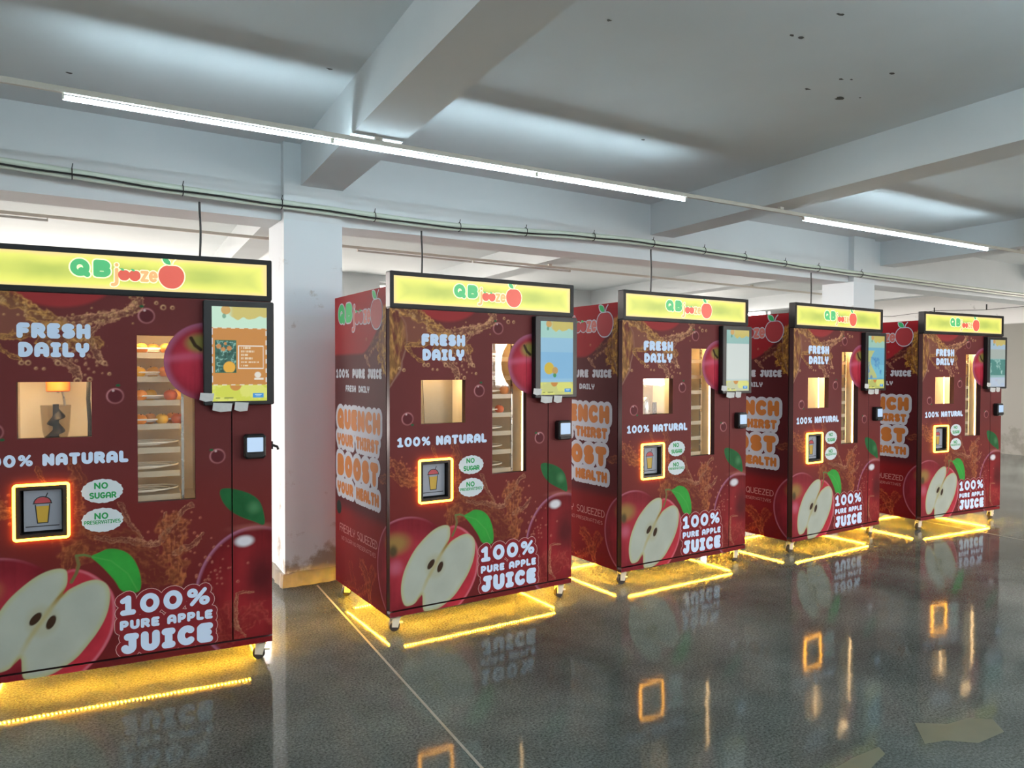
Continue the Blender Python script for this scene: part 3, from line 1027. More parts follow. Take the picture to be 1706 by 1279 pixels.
# floor joints, dull patches, bare spots in the ceiling
for bx in (1.52, 7.40):
    m_ = MB().hexa([(bx + SK * (y - 4.9) + s * 0.006, y, z) for z in (0.0, 0.0012) for (y, s) in ((-2, -1), (-2, 1), (5.0, 1), (5.0, -1))])
    m_.build('joint_line', M['joint'], fl)
for poly in ([(3.09, 1.70), (3.2, 1.62), (3.33, 1.60), (3.41, 1.54), (3.33, 1.46), (3.14, 1.47), (3.05, 1.55), (2.95, 1.58)],
             [(2.45, 1.66), (2.60, 1.67), (2.77, 1.665), (2.74, 1.62), (2.64, 1.60), (2.52, 1.57), (2.44, 1.58)]):
    MB().add([(x, y, 0.001) for x, y in poly], [tuple(range(len(poly)))]).build('worn_patch', M['patch'], fl)
for (x, y, s) in ((2.91, 2.21, .016), (2.97, 2.2, .018), (3.57, 2.4, .018), (3.72, 2.21, .02), (3.81, 2.57, .034), (3.54, 2.58, .02), (2.92, 1.97, .02), (1.21, 3.73, .018), (3.37, 3.73, .022), (2.1, 2.55, .014), (3.9, 2.5, .012), (3.62, 2.37, .012), (0.07, 4.51, .02)):
    poly = []
    for k in range(9):
        t = 2 * PI * k / 9
        e = s * random.uniform(0.3, 0.8)
        poly.append((x + 1.5 * e * math.cos(t), y + e * math.sin(t), ZC - 0.001))
    MB().add(poly, [tuple(range(9))]).build('bare_spot', M['chip'], cl)

# LED tubes on their rail
ra, rb = Vector((0.03, 3.84)), Vector((7.9, 3.68))


def railp(x):
    t = (x - ra.x) / (rb.x - ra.x)
    return ra.y + (rb.y - ra.y) * t


def rail(name, xa, xb, yf, label, zt):
    o = empty(name, (xa, yf(xa), zt))
    tag(o, label, 'light rail')
    mb = MB()
    mb.hexa([(x - xa, yf(x) - yf(xa) + s * 0.010 - 0.015, z) for z in (0.016, 0.042) for (x, s) in ((xa, -1), (xb, -1), (xb, 1), (xa, 1))])
    mb.build('trunking', M['fixture'], o)
    for cx in (-1.80, 1.60, 4.895, 8.62):
        x = cx + SK * (yf(cx) - 5.2)
        if xa < x < xb:
            MB().box(x - xa - 0.02, x - xa + 0.02, yf(x) - yf(xa) - 0.029, yf(x) - yf(xa) - 0.001, 0.042, 2.775 - zt).build('clip', M['fixture'], o)
    return o


def led_tube(xa, xb, yf, zt, label, m, group):
    o = empty('led_tube', (xa, yf(xa), zt))
    tag(o, label, 'tube light', group)
    g = 0.003
    MB().tube([(g, 0, 0), (xb - xa - g, yf(xb) - yf(xa), 0)], 0.0105, 10).build('tube', m, o, smooth=True)
    for (p, q) in ((0.0, 0.009), (xb - xa - 0.009, xb - xa)):
        MB().box(p, q, yf(xa + p) - yf(xa) - 0.012, yf(xa + p) - yf(xa) + 0.008, -0.009, 0.016).build('end_cap', M['fixture'], o)
    return o


rail('light_rail', -3.2, 9.0, railp, 'thin pale rail carrying the lit tubes above the machines', 2.714)
for (a, b, lab) in ((0.03, 1.25, 'lit white tube nearest the left edge, on the rail above the machines'),
                    (1.25, 2.54, 'lit white tube crossing under the near cross beam'),
                    (2.54, 3.80, 'lit white tube ending before the gap in the lit rail'),
                    (5.08, 6.49, 'lit white tube starting after the gap in the lit rail'),
                    (6.49, 7.90, 'lit white tube at the right end of the rail')):
    led_tube(a, b, railp, 2.714, lab, M['tube'], 'lit tubes above the machines')
rail('light_rail', -3.2, 9.0, lambda x: 0.6, 'thin pale rail carrying the tubes above the camera', 2.714)
for k in range(6):
    a = -2.6 + k * 1.75
    led_tube(a, a + 1.6, lambda x: 0.6, 2.714, 'lit white tube on the rail above the camera, %s from the left wall' % ('first', 'second', 'third', 'fourth', 'fifth', 'last')[k], M['tube_near'], 'lit tubes above the camera')
rail('light_rail', -3.2, 9.0, lambda x: -2.6, 'thin pale rail carrying the fill tubes added behind the camera', 2.714)  # rail and tubes out of view, added to light the machine fronts
for k in range(6):
    a = -2.6 + k * 1.75
    led_tube(a, a + 1.45, lambda x: -2.6, 2.714, 'added white fill tube on the rail behind the camera, %s from the left wall' % ('first', 'second', 'third', 'fourth', 'fifth', 'last')[k], M['tube_near'], 'fill tubes added behind the camera')
yb = lambda x: 7.05 + 0.03 * (x + 0.4)
rail('light_rail', -3.0, 11.0, yb, 'thin grey rail with unlit tubes behind the machines', 2.714)
for (a, b, lab) in ((-1.3, -0.05, 'unlit grey tube behind the leftmost machine'), (2.6, 3.95, 'unlit grey tube above the second machine, behind the long beam'), (3.97, 5.35, 'unlit grey tube ending above the gap between second and third machine')):
    led_tube(a, b, yb, 2.714, lab, M['dead_tube'], 'unlit tubes behind the machines')

# conduit along the long beam, with ties and a black cable
CON = [(-1.6, 2.70), (-0.259, 2.656), (0.085, 2.642), (0.68, 2.622), (1.291, 2.612), (1.819, 2.604), (2.402, 2.592), (2.98, 2.612), (3.565, 2.640), (4.134, 2.660), (4.643, 2.664), (5.303, 2.655), (5.882, 2.641), (6.506, 2.624), (7.061, 2.617), (7.856, 2.609), (9.151, 2.602), (10.63, 2.59), (13.6, 2.585)]
CY = 5.0
co = tag(empty('conduit_pipe', (CON[0][0], CY, 2.6)), 'pale green plastic conduit tied with a black cable along the beam', 'conduit')
ox = CON[0][0]


def smooth_path(pts, k=2):
    for _ in range(k):
        q = [pts[0]]
        for a, b in zip(pts[:-1], pts[1:]):
            q += [tuple(0.75 * i + 0.25 * j for i, j in zip(a, b)), tuple(0.25 * i + 0.75 * j for i, j in zip(a, b))]
        q.append(pts[-1])
        pts = q
    return pts


cp = smooth_path([(x, z + 0.014) for x, z in CON])
MB().tube([(x - ox, 0, z - 2.6) for x, z in cp], 0.020, 10).build('pipe', M['pvc'], co, smooth=True)
MB().tube([(x - ox, 0.008, z - 2.6 - 0.031) for x, z in cp], 0.010, 8).build('pipe', M['pvc'], co, smooth=True)
MB().tube([(x - ox, -0.019, z - 2.6 - 0.020 + 0.004 * math.sin(9 * x)) for x, z in cp], 0.006, 6).build('cable', M['cable'], co, smooth=True)


def con_z(x):
    for a, b in zip(cp[:-1], cp[1:]):
        if a[0] <= x <= b[0]:
            return a[1] + (b[1] - a[1]) * (x - a[0]) / max(1e-6, b[0] - a[0])
    return 2.6


for x in (0.085, 0.68, 1.291, 1.95, 2.64, 3.25, 3.95, 4.64, 5.3, 5.88, 6.5, 7.06, 7.85):
    z = con_z(x)
    mb = MB().tube([(x - ox, 0.031 * math.cos(t) - 0.002, z - 2.6105 + 0.034 * math.sin(t)) for t in [2 * PI * k / 10 for k in range(11)]], 0.0035, 5)
    mb.tube([(x - ox, -0.01, z - 2.58), (x - ox + 0.004, -0.014, z - 2.553)], 0.003, 5)
    mb.build('cable_tie', M['cable'], co)

# ------------------------------------------------------------------ vending machine
W, D, H, HS, HB, ZB, ZR = 1.2873, 0.90, 2.0575, 1.852, 1.975, 0.10, 0.131
SEAM0, SEAM1 = 1.093, 1.099
OFF = (-W / 2, -D / 2, 0)
OPEN_J = (0.195, 0.486, 1.188, 1.443)      # juicer window
OPEN_S = (0.675, 0.927, 0.864, 1.665)      # storage window
OPEN_P = (0.186, 0.387, 0.738, 0.975)      # cup port


def panel(name, u0, u1, z0, z1, step, openings, parent, side=False, depth=0.04):
    nu, nz = int(round((u1 - u0) / step)), int(round((z1 - z0) / step))
    us, zs = np.linspace(u0, u1, nu + 1), np.linspace(z0, z1, nz + 1)
    for (a, b, c, d) in openings:
        for arr, val in ((us, a), (us, b), (zs, c), (zs, d)):
            arr[np.argmin(np.abs(arr - val))] = val
    U, Z = np.meshgrid(us, zs)
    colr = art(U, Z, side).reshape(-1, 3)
    idx = np.arange(U.size).reshape(U.shape)
    q = np.stack([idx[:-1, :-1], idx[:-1, 1:], idx[1:, 1:], idx[1:, :-1]], -1)
    uc, zc = (us[:-1] + us[1:]) / 2, (zs[:-1] + zs[1:]) / 2
    keep = np.ones((nz, nu), bool)
    for (a, b, c, d) in openings:
        keep &= ~(((uc > a) & (uc < b))[None, :] & ((zc > c) & (zc < d))[:, None])
    q = q[keep]
    if side:
        V = np.stack([np.zeros(U.size), -U.ravel(), Z.ravel()], -1)
    else:
        V = np.stack([U.ravel(), np.zeros(U.size), Z.ravel()], -1)
    # edges of the sheet and jambs of the openings
    EV, EQ = [], []
    n0 = len(V)
    if not side:
        for k, (a, b, c, d) in enumerate([(u0, u1, z0, z1)] + list(openings)):
            ring = [(a, c), (b, c), (b, d), (a, d)]
            base = n0 + len(EV)
            EV += [(x, 0.0, z) for x, z in ring] + [(x, depth, z) for x, z in ring]
            for i in range(4):
                j = (i + 1) % 4
                EQ.append((base + i, base + 4 + i, base + 4 + j, base + j))
        V = np.concatenate([V, np.array(EV)])
        q = np.concatenate([q, np.array(EQ)])
        colr = np.concatenate([colr, np.tile(np.array([[0.07, 0.03, 0.03]]), (len(EV), 1))])
    V = V + np.array(OFF)
    return array_mesh(name, V, q, colr, M['print_side' if side else 'print'], parent)


def onfront(off):
    return lambda x, z: (x, -off, z)


def onside(off):
    return lambda s, z: (-off, D - s, z)


def lettering(name, parent, m, lines, off, grow=0.0, sq=1.0, mapper=onfront, merge=False):
    allst = []
    for (txt, x0, z0, x1, h, pen, *rest) in lines:
        gap = rest[0] if rest else 0.30
        st, th, r = text_strokes(txt, x0, z0, x1, h, pen, gap)
        grp = [(st, r + grow), (th, r * 0.74 + grow)]
        if merge:
            allst += grp
            continue
        mb = MB()
        stroke_mesh(mb, grp, 0, mapper(off), sq)
        mb.build(name, m, parent, OFF)
    if merge:
        mb = MB()
        stroke_mesh(mb, allst, 0, mapper(off), sq)
        mb.build(name, m, parent, OFF)


def flat_poly(name, parent, m, poly, off, mapper=onfront):
    f = mapper(off)
    return MB().add([f(*p) for p in poly], [tuple(range(len(poly)))]).build(name, m, parent, OFF)


def apple_outline(cx, cz, rx, rz, n=40):
    p = []
    for k in range(n):
        t = 2 * PI * k / n + PI / 2
        e = 1 - 0.10 * math.exp(-((math.atan2(math.sin(t - PI / 2), math.cos(t - PI / 2))) / 0.35) ** 2) - 0.03 * math.exp(-((math.atan2(math.sin(t + PI / 2), math.cos(t + PI / 2))) / 0.3) ** 2)
        p.append((cx + rx * e * math.cos(t) * (1 + 0.06 * math.sin(t)), cz + rz * e * math.sin(t)))
    return p


def leaf_poly(x0, z0, x1, z1, w):
    dx, dz = x1 - x0, z1 - z0
    L = math.hypot(dx, dz)
    nx, nz = -dz / L, dx / L
    p = []
    for s in (1, -1):
        rngk = range(0, 9) if s == 1 else range(8, -1, -1)
        for k in rngk:
            t = k / 8
            b = w * math.sin(PI * t) ** 0.8 * s
            p.append((x0 + dx * t + nx * b, z0 + dz * t + nz * b))
    return p[:-1]


def brand(parent, x0, z0, sc, off, mapper, green, orange, red, glow, outline, names=('brand_lettering', 'apple_emblem')):
    """the word mark: QB, j, two little apples, z, e and a big apple"""
    L = []
    L.append(('QB', x0, z0 + 0.008 * sc, x0 + 0.172 * sc, 0.078 * sc, 0.165, 0.36))
    O = [('j', x0 + 0.164 * sc, z0 - 0.006 * sc, x0 + 0.197 * sc, 0.080 * sc, 0.085, 0.1), ('ze', x0 + 0.284 * sc, z0 - 0.004 * sc, x0 + 0.356 * sc, 0.070 * sc, 0.09, 0.22)]
    if outline:
        lettering(names[0] + '_outline', parent, glow, L, off - 0.0006, 0.0055 * sc, 1, mapper)
        lettering(names[0] + '_outline', parent, glow, O, off - 0.0008, 0.0055 * sc, 1, mapper)
    lettering(names[0], parent, green, L, off, 0, 1, mapper)
    lettering(names[0], parent, orange, O, off, 0.001, 1, mapper)
    f = mapper(off)
    for k in (0, 1):
        cx = x0 + (0.216 + 0.043 * k) * sc
        if outline:
            flat_poly(names[1] + '_outline', parent, glow, apple_outline(cx, z0 + 0.022 * sc, 0.029 * sc, 0.030 * sc), off - 0.0007 + 0.0002 * k, mapper)
        a = flat_poly(names[1], parent, red, apple_outline(cx, z0 + 0.022 * sc, 0.0245 * sc, 0.0255 * sc), off + 0.0002 + 0.0002 * k, mapper)
        flat_poly('leaf_print', parent, green, leaf_poly(cx + 0.002 * sc, z0 + 0.043 * sc, cx - 0.016 * sc, z0 + 0.052 * sc, 0.005 * sc), off + 0.0005, mapper)
    cx, cz = x0 + 0.412 * sc, z0 + 0.026 * sc
    flat_poly(names[1] + '_outline', parent, glow, apple_outline(cx, cz, 0.060 * sc, 0.062 * sc), off - 0.0004, mapper)
    flat_poly(names[1], parent, red, apple_outline(cx, cz, 0.055 * sc, 0.057 * sc), off + 0.0003, mapper)
    flat_poly('leaf_print', parent, glow, leaf_poly(cx, cz + 0.052 * sc, cx - 0.042 * sc, cz + 0.089 * sc, 0.017 * sc), off + 0.0004, mapper)
    flat_poly('leaf_print', parent, green, leaf_poly(cx - 0.002 * sc, cz + 0.056 * sc, cx - 0.038 * sc, cz + 0.086 * sc, 0.012 * sc), off + 0.0007, mapper)
    mb = MB()
    stroke_mesh(mb, [[(cx + 0.002 * sc, cz + 0.05 * sc), (cx + 0.010 * sc, cz + 0.072 * sc), (cx + 0.022 * sc, cz + 0.085 * sc)]], 0.003 * sc, f)
    mb.build('stem_print', glow, parent, OFF)


def screen_art(kind):
    """picture on a monitor; x 0..1, y 0..1 from the bottom"""
    nx, ny = 104, 188
    X, Y = np.meshgrid(np.linspace(0, 1, nx + 1), np.linspace(0, 1, ny + 1))
    c = np.empty(X.shape + (3,))
    n = fbm(X * 1.0 + 3, Y * 1.8 + 7, 5.0)
    top, mid, bot = {1: ((205, 240, 215), (205, 138, 62), (214, 220, 78)), 2: ((168, 214, 204), (150, 198, 226), (206, 210, 130)),
                     3: ((150, 196, 190), (196, 214, 214), (200, 206, 170)), 4: ((160, 204, 190), (110, 178, 206), (190, 196, 110)),
                     5: ((170, 196, 214), (150, 190, 190), (196, 208, 222))}[kind]
    c[:] = lin(mid)
    c = over(c, lin(top), sst(0.775, 0.78, Y))
    c = over(c, lin(bot), sst(0.175, 0.17, Y))

    def rect(x0, x1, y0, y1, rgb, a=1.0):
        nonlocal c
        m = ((X >= x0) & (X <= x1) & (Y >= y0) & (Y <= y1)) * a
        c = over(c, lin(rgb), m.astype(float))
    # juice dripping over the top and lemons in the foot band
    drip = 0.80 + 0.15 * fbm(X + 1, X * 0 + 2, 5.0, 2)
    blob = sst(0.0, 0.01, Y - drip - 0.11 * np.abs(X - 0.62)) * sst(0.25, 0.4, X)
    c = over(c, lin((214, 190, 76)), blob * 0.85)
    c = over(c, lin((214, 160, 70)), sst(0.09, 0.08, np.hypot(X - 0.25, (Y - 0.965) * 1.8)) * 0.9)
    c = over(c, lin((90, 150, 120)), sst(0.04, 0.03, np.hypot(X - 0.22, (Y - 0.90) * 1.4)) * 0.8)
    m = (Y < 0.17).astype(float)
    c = over(c, lin((230, 232, 120)), m * sst(0.52, 0.62, n) * 0.8)
    c = over(c, lin((206, 140, 60)), m * sst(0.11, 0.10, np.hypot(X - 0.42, (Y - 0.17) * 1.8)))
    rect(0.735, 0.94, 0.035, 0.085, (60, 150, 220))
    rect(0.77, 0.90, 0.063, 0.070, (190, 225, 245))
    rect(0.79, 0.88, 0.050, 0.056, (190, 225, 245))
    rect(0.06, 0.14, 0.03, 0.042, (110, 120, 60))
    rect(0.22, 0.38, 0.03, 0.042, (110, 120, 60))
    if kind == 1:
        for k in range(12):
            rect(0.02 + k * 0.16, 0.10 + k * 0.16, 0.166, 0.178, (235, 230, 205))
            rect(0.02 + k * 0.16, 0.10 + k * 0.16, 0.768, 0.780, (235, 230, 205))
        for k in range(6):
            rect(0.975, 1.0, 0.2 + 0.1 * k, 0.25 + 0.1 * k, (230, 225, 215))
            rect(0.0, 0.012, 0.2 + 0.1 * k, 0.27 + 0.1 * k, (230, 235, 240))
        rect(0.055, 0.435, 0.30, 0.645, (34, 110, 66))
        leafn = ridged(X * 1.2 + 2, Y * 2, 14.0)
        m = ((X > 0.065) & (X < 0.425) & (Y > 0.306) & (Y < 0.639)).astype(float)
        c = over(c, lin((44, 96, 84)), m)
        c = over(c, lin((140, 190, 176)), m * sst(0.72, 0.85, leafn) * 0.9)
        c = over(c, lin((20, 60, 46)), m * sst(0.52, 0.35, leafn) * 0.8)
        for (x, y, r) in ((0.12, 0.58, 0.05), (0.2, 0.55, 0.045), (0.31, 0.56, 0.05), (0.24, 0.61, 0.03)):
            c = over(c, lin((214, 140, 60)), m * sst(r, r * 0.8, np.hypot(X - x, (Y - y) * 1.8)) * 0.85)
        c = over(c, lin((236, 176, 52)), m * sst(0.115, 0.10, np.hypot(X - 0.31, (Y - 0.36) * 1.75)))
        for (x0, x1, y0, y1) in ((0.47, 0.94, 0.585, 0.595), (0.47, 0.94, 0.345, 0.355), (0.47, 0.485, 0.345, 0.595), (0.925, 0.94, 0.345, 0.595)):
            rect(x0, x1, y0, y1, (244, 240, 230))
        for k, wid in enumerate((0.22, 0.28, 0.15, 0.23, 0.33, 0.15)):
            y = 0.558 - k * 0.038
            for j in range(int(wid / 0.032)):
                xx = 0.525 + j * 0.033
                rect(xx, xx + (0.026 if (j * 7 + k) % 5 else 0.01), y, y + 0.019, (240, 222, 190), 0.85)
        c = over(c, lin((240, 240, 230)), (sst(0.07, 0.05, np.hypot(X - 0.83, (Y - 0.28) * 1.9)) + ((X > 0.76) & (X < 0.94) & (Y > 0.225) & (Y < 0.245))).clip(0, 1) * 0.85)
    elif kind == 2:
        rect(0, 1, 0.22, 0.58, (120, 180, 224), 0.6)
        c = over(c, lin((216, 186, 60)), sst(0.155, 0.14, np.hypot(X - 0.26, (Y - 0.36) * 1.8)))
        c = over(c, lin((196, 156, 90)), sst(0.10, 0.08, np.hypot(X - 0.44, (Y - 0.33) * 1.8)))
        c = over(c, lin((70, 150, 90)), sst(0.06, 0.04, np.hypot(X - 0.43, (Y - 0.265) * 1.8)))
    elif kind == 4:
        rect(0, 1, 0.2, 0.45, (120, 196, 216), 0.8)
        c = over(c, lin((200, 200, 96)), sst(0.02, -0.02, X - 0.35 - 0.2 * np.sin(Y * 9)) * ((Y > 0.2) & (Y < 0.72)) * 0.8)
        c = over(c, lin((40, 110, 190)), sst(0.5, 0.75, n) * ((Y > 0.19) & (Y < 0.6)) * 0.7)
    elif kind == 5:
        rect(0, 1, 0.6, 0.80, (176, 184, 176), 0.9)
        rect(0, 1, 0.25, 0.58, (78, 142, 134), 1.0)
        c = over(c, lin((160, 206, 196)), sst(0.55, 0.72, n) * ((Y > 0.25) & (Y < 0.58)))
        rect(0, 1, 0, 0.2, (190, 206, 226), 0.9)
    else:
        rect(0, 1, 0.2, 0.775, (216, 226, 222), 0.9)  # pale sheet painted over the middle screen in place of its white reflection
    u0, u1, z0, z1 = 1.003, 1.260, 1.345, 1.812
    V = np.stack([u0 + X.ravel() * (u1 - u0), np.full(X.size, -0.0462), z0 + Y.ravel() * (z1 - z0)], -1) + np.array(OFF)
    idx = np.arange(X.size).reshape(X.shape)
    q = np.stack([idx[:-1, :-1], idx[:-1, 1:], idx[1:, 1:], idx[1:, :-1]], -1).reshape(-1, 4)
    return V, q, c.reshape(-1, 3)


def rrect(x0, x1, z0, z1, r, n=5):
    p = []
    for (cx, cz, a) in ((x1 - r, z1 - r, 0), (x0 + r, z1 - r, 90), (x0 + r, z0 + r, 180), (x1 - r, z0 + r, 270)):
        p += arc(cx, cz, r, r, a, a + 90, n)
    return p


def frame_prism(mb, x0, x1, z0, z1, t, r, y0, y1):
    a, b = rrect(x0, x1, z0, z1, r), rrect(x0 + t, x1 - t, z0 + t, z1 - t, max(0.001, r - t))
    n = len(a)
    vs_ = [(x, y, z) for y in (y0, y1) for ring in (a, b) for x, z in ring]
    fs_ = []
    for i in range(n):
        j = (i + 1) % n
        fs_.append((i, j, n + j, n + i))
        fs_.append((2 * n + i, 3 * n + i, 3 * n + j, 2 * n + j))
        fs_.append((i, 2 * n + i, 2 * n + j, j))
        fs_.append((n + i, n + j, 3 * n + j, 3 * n + i))
    mb.add(vs_, fs_)
    return mb


def make_machine():
    root = empty('juice_vending_machine')
    # cabinet shell
    c = MB()
    c.box(0.0005, 0.012, 0.05, D, ZB, HB)
    c.box(W - 0.012, W, 0.045, D, ZB, HB)
    c.box(0.012, W - 0.012, D - 0.012, D, ZB, HB)
    c.box(0.012, W - 0.012, 0.05, D - 0.012, HB - 0.012, HB)
    c.box(0.012, W - 0.012, 0.03, D - 0.012, ZB, ZB + 0.012)
    c.build('cabinet', M['red_panel'], root, OFF)
    MB().box(0.004, W - 0.004, 0.035, D - 0.004, ZB - 0.0009, ZB - 0.0001).build('base_plate', M['galv'], root, OFF)
    f = MB()   # dark carcass frame behind the doors
    f.box(0.004, 0.15, 0.041, 0.05, ZB + 0.012, HB - 0.012).box(0.53, 0.64, 0.041, 0.05, ZB + 0.012, HB - 0.012).box(0.95, W - 0.012, 0.041, 0.05, ZB + 0.012, HB - 0.012)
    f.box(0.15, 0.53, 0.041, 0.05, 1.50, HB - 0.012).box(0.15, 0.53, 0.041, 0.05, ZB + 0.012, 0.70).box(0.15, 0.53, 0.041, 0.05, 1.01, 1.10)
    f.box(0.64, 0.95, 0.041, 0.05, 1.70, HB - 0.012).box(0.64, 0.95, 0.041, 0.05, ZB + 0.012, 0.83)
    f.build('carcass', M['dark'], root, OFF)
    sp = panel('side_panel', -(D), -0.05, ZB, HB, 0.004, [], root, side=True)
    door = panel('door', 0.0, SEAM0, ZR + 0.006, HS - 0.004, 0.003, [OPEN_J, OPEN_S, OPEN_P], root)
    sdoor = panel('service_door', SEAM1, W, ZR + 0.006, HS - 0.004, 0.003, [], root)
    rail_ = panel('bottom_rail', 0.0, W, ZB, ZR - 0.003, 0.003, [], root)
    # light box
    s = MB()
    frame_prism(s, -0.003, W + 0.003, HS, H, 0.024, 0.008, -0.012, 0.045)
    s.box(0.0, W, 0.02, 0.0445, HS + 0.001, H - 0.001)
    s.box(0.0, W, -0.004, 0.04, HS - 0.003, HS)
    sign = s.build('sign_box', M['black'], root, OFF)
    x0, x1, z0, z1 = 0.020, W - 0.020, HS + 0.021, H - 0.021
    X, Z = np.meshgrid(np.linspace(x0, x1, 161), np.linspace(z0, z1, 41))
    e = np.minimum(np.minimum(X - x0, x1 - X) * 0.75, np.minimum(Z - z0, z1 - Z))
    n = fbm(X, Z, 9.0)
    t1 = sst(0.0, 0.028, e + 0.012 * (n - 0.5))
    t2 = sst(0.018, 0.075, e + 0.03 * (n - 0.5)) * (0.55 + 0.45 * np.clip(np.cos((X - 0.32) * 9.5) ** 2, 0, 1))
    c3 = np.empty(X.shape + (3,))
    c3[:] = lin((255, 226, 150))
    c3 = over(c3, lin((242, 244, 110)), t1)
    c3 = over(c3, lin((190, 206, 84)), t2)
    V = np.stack([X.ravel(), np.full(X.size, -0.004), Z.ravel()], -1) + np.array(OFF)
    idx = np.arange(X.size).reshape(X.shape)
    q = np.stack([idx[:-1, :-1], idx[:-1, 1:], idx[1:, 1:], idx[1:, :-1]], -1).reshape(-1, 4)
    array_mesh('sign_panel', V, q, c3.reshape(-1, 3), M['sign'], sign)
    brand(sign, 0.402, 1.922, 1.03, 0.006, onfront, M['logo_green'], M['logo_orange'], M['logo_red'], M['logo_glow'], True)
    # front lettering
    lettering('lettering', door, M['white_ink'], [('FRESH', 0.197, 1.641, 0.489, 0.070, 0.168, 0.36), ('DAILY', 0.203, 1.556, 0.483, 0.068, 0.168, 0.36)], 0.0008)
    lettering('lettering', door, M['white_ink'], [('100%', 0.045, 1.062, 0.262, 0.056, 0.135, 0.34), ('NATURAL', 0.290, 1.062, 0.640, 0.056, 0.162, 0.36)], 0.0008)
    badge = [('100%', 0.592, 0.332, 1.006, 0.094, 0.138, 0.34), ('PURE', 0.593, 0.262, 0.768, 0.046, 0.16, 0.34), ('APPLE', 0.796, 0.262, 1.006, 0.046, 0.16, 0.34), ('JUICE', 0.597, 0.146, 1.010, 0.098, 0.172, 0.36)]
    clip = lambda off: (lambda x, z: (x, -off, max(z, ZR + 0.007)))
    lettering('badge_line', door, M['badge_line'], badge, 0.0005, 0.0235, 1, clip, merge=True)
    lettering('badge', door, M['badge_red'], badge, 0.0009, 0.0205, 1, clip, merge=True)
    lettering('lettering', door, M['white_ink'], badge, 0.0013, 0, 1, clip)
    for (zc, lines) in ((0.932, [('NO', 0.493, 0.942, 0.553, 0.031, 0.11, 0.26), ('SUGAR', 0.474, 0.897, 0.586, 0.030, 0.11, 0.26)]),
                        (0.796, [('NO', 0.493, 0.800, 0.553, 0.031, 0.11, 0.26), ('PRESERVATIVES', 0.452, 0.778, 0.602, 0.018, 0.09, 0.24)])):
        ov = []
        for k in range(72):
            t = 2 * PI * k / 72
            e_ = 1 + 0.022 * math.sin(t * 17) + 0.012 * math.sin(t * 29 + 1)
            ov.append((0.527 + 0.085 * e_ * math.cos(t), zc + 0.056 * e_ * math.sin(t)))
        flat_poly('oval_badge', door, M['oval'], ov, 0.0006)
        lettering('lettering', door, M['green_ink'], lines, 0.0011)
    # side lettering (s runs from the back edge to the front edge)
    bold = [('QUENCH', 0.045, 1.122, 0.775, 0.128, 0.17, 0.34), ('YOUR', 0.045, 1.012, 0.335, 0.076, 0.15, 0.32), ('THIRST', 0.385, 1.012, 0.748, 0.076, 0.15, 0.32),
            ('BOOST', 0.042, 0.815, 0.748, 0.138, 0.19, 0.38), ('YOUR', 0.045, 0.700, 0.335, 0.074, 0.15, 0.32), ('HEALTH', 0.385, 0.700, 0.748, 0.074, 0.15, 0.32)]
    lettering('lettering_outline', sp, M['side_white'], bold, 0.0008, 0.031, 1, onside, merge=True)
    lettering('lettering', sp, M['orange_ink'], bold, 0.0014, 0.002, 1, onside)
    lettering('lettering', sp, M['side_white'], [('100%', 0.022, 1.448, 0.270, 0.060, 0.13, 0.32), ('PURE', 0.32, 1.448, 0.535, 0.060, 0.17, 0.34), ('JUICE', 0.575, 1.448, 0.79, 0.060, 0.17, 0.34)], 0.0008, 0, 1, onside)
    lettering('lettering', sp, M['side_white'], [('FRESH', 0.20, 1.362, 0.385, 0.042, 0.14, 0.32), ('DAILY', 0.425, 1.362, 0.605, 0.042, 0.14, 0.32)], 0.0008, 0, 1, onside)
    lettering('lettering', sp, M['thin_ink'], [('FRESHLY', 0.085, 0.448, 0.365, 0.052, 0.055, 0.22), ('SQUEEZED', 0.40, 0.448, 0.725, 0.052, 0.055, 0.22), ('NO SUGAR NO PRESERVATIVES', 0.12, 0.395, 0.70, 0.026, 0.05, 0.2)], 0.0008, 0, 1, onside)
    brand(sp, 0.062, 1.788, 1.58, 0.0012, onside, M['side_green'], M['side_rose'], M['side_apple'], M['side_white'], True)
    # juicer window: glass, lined box, lamp
    a, b, z0, z1 = OPEN_J
    j = MB()
    j.box(0.15, 0.53, 0.34, 0.352, 1.10, 1.50).box(0.15, 0.53, 0.05, 0.34, 1.488, 1.50).box(0.15, 0.53, 0.05, 0.34, 1.10, 1.112).box(0.15, 0.162, 0.05, 0.34, 1.112, 1.488).box(0.518, 0.53, 0.05, 0.34, 1.112, 1.488)
    j.build('juicer_compartment', M['cream'], root, OFF)
    MB().box(a - 0.008, b + 0.008, 0.041, 0.045, z0 - 0.008, z1 + 0.008).build('window_pane', M['glass'], root, OFF)
    MB().box(0.20, 0.48, 0.055, 0.075, 1.476, 1.486).build('compartment_lamp', M['warm'], root, OFF)
    # storage window
    a, b, z0, z1 = OPEN_S
    j = MB()
    j.box(0.64, 0.95, 0.50, 0.512, 0.83, 1.70).box(0.64, 0.95, 0.05, 0.50, 1.69, 1.70).box(0.64, 0.95, 0.05, 0.50, 0.83, 0.842).box(0.64, 0.652, 0.05, 0.50, 0.842, 1.69).box(0.938, 0.95, 0.05, 0.50, 0.842, 1.69)
    j.build('storage_compartment', M['liner'], root, OFF)
    MB().box(a - 0.008, b + 0.008, 0.041, 0.045, z0 - 0.008, z1 + 0.008).build('window_pane', M['glass'], root, OFF)
    MB().box(0.932, 0.9375, 0.056, 0.061, 0.86, 1.68).build('compartment_lamp', M['warm_strip'], root, OFF)
    MB().box(0.655, 0.935, 0.055, 0.067, 1.677, 1.687).build('compartment_lamp', M['warm'], root, OFF)
    MB().box(0.868, 0.880, 0.085, 0.10, 0.842, 1.69).build('shelf_post', M['steel'], root, OFF)
    t = MB()
    t.box(0.655, 0.862, 0.085, 0.45, 0, 0.006)
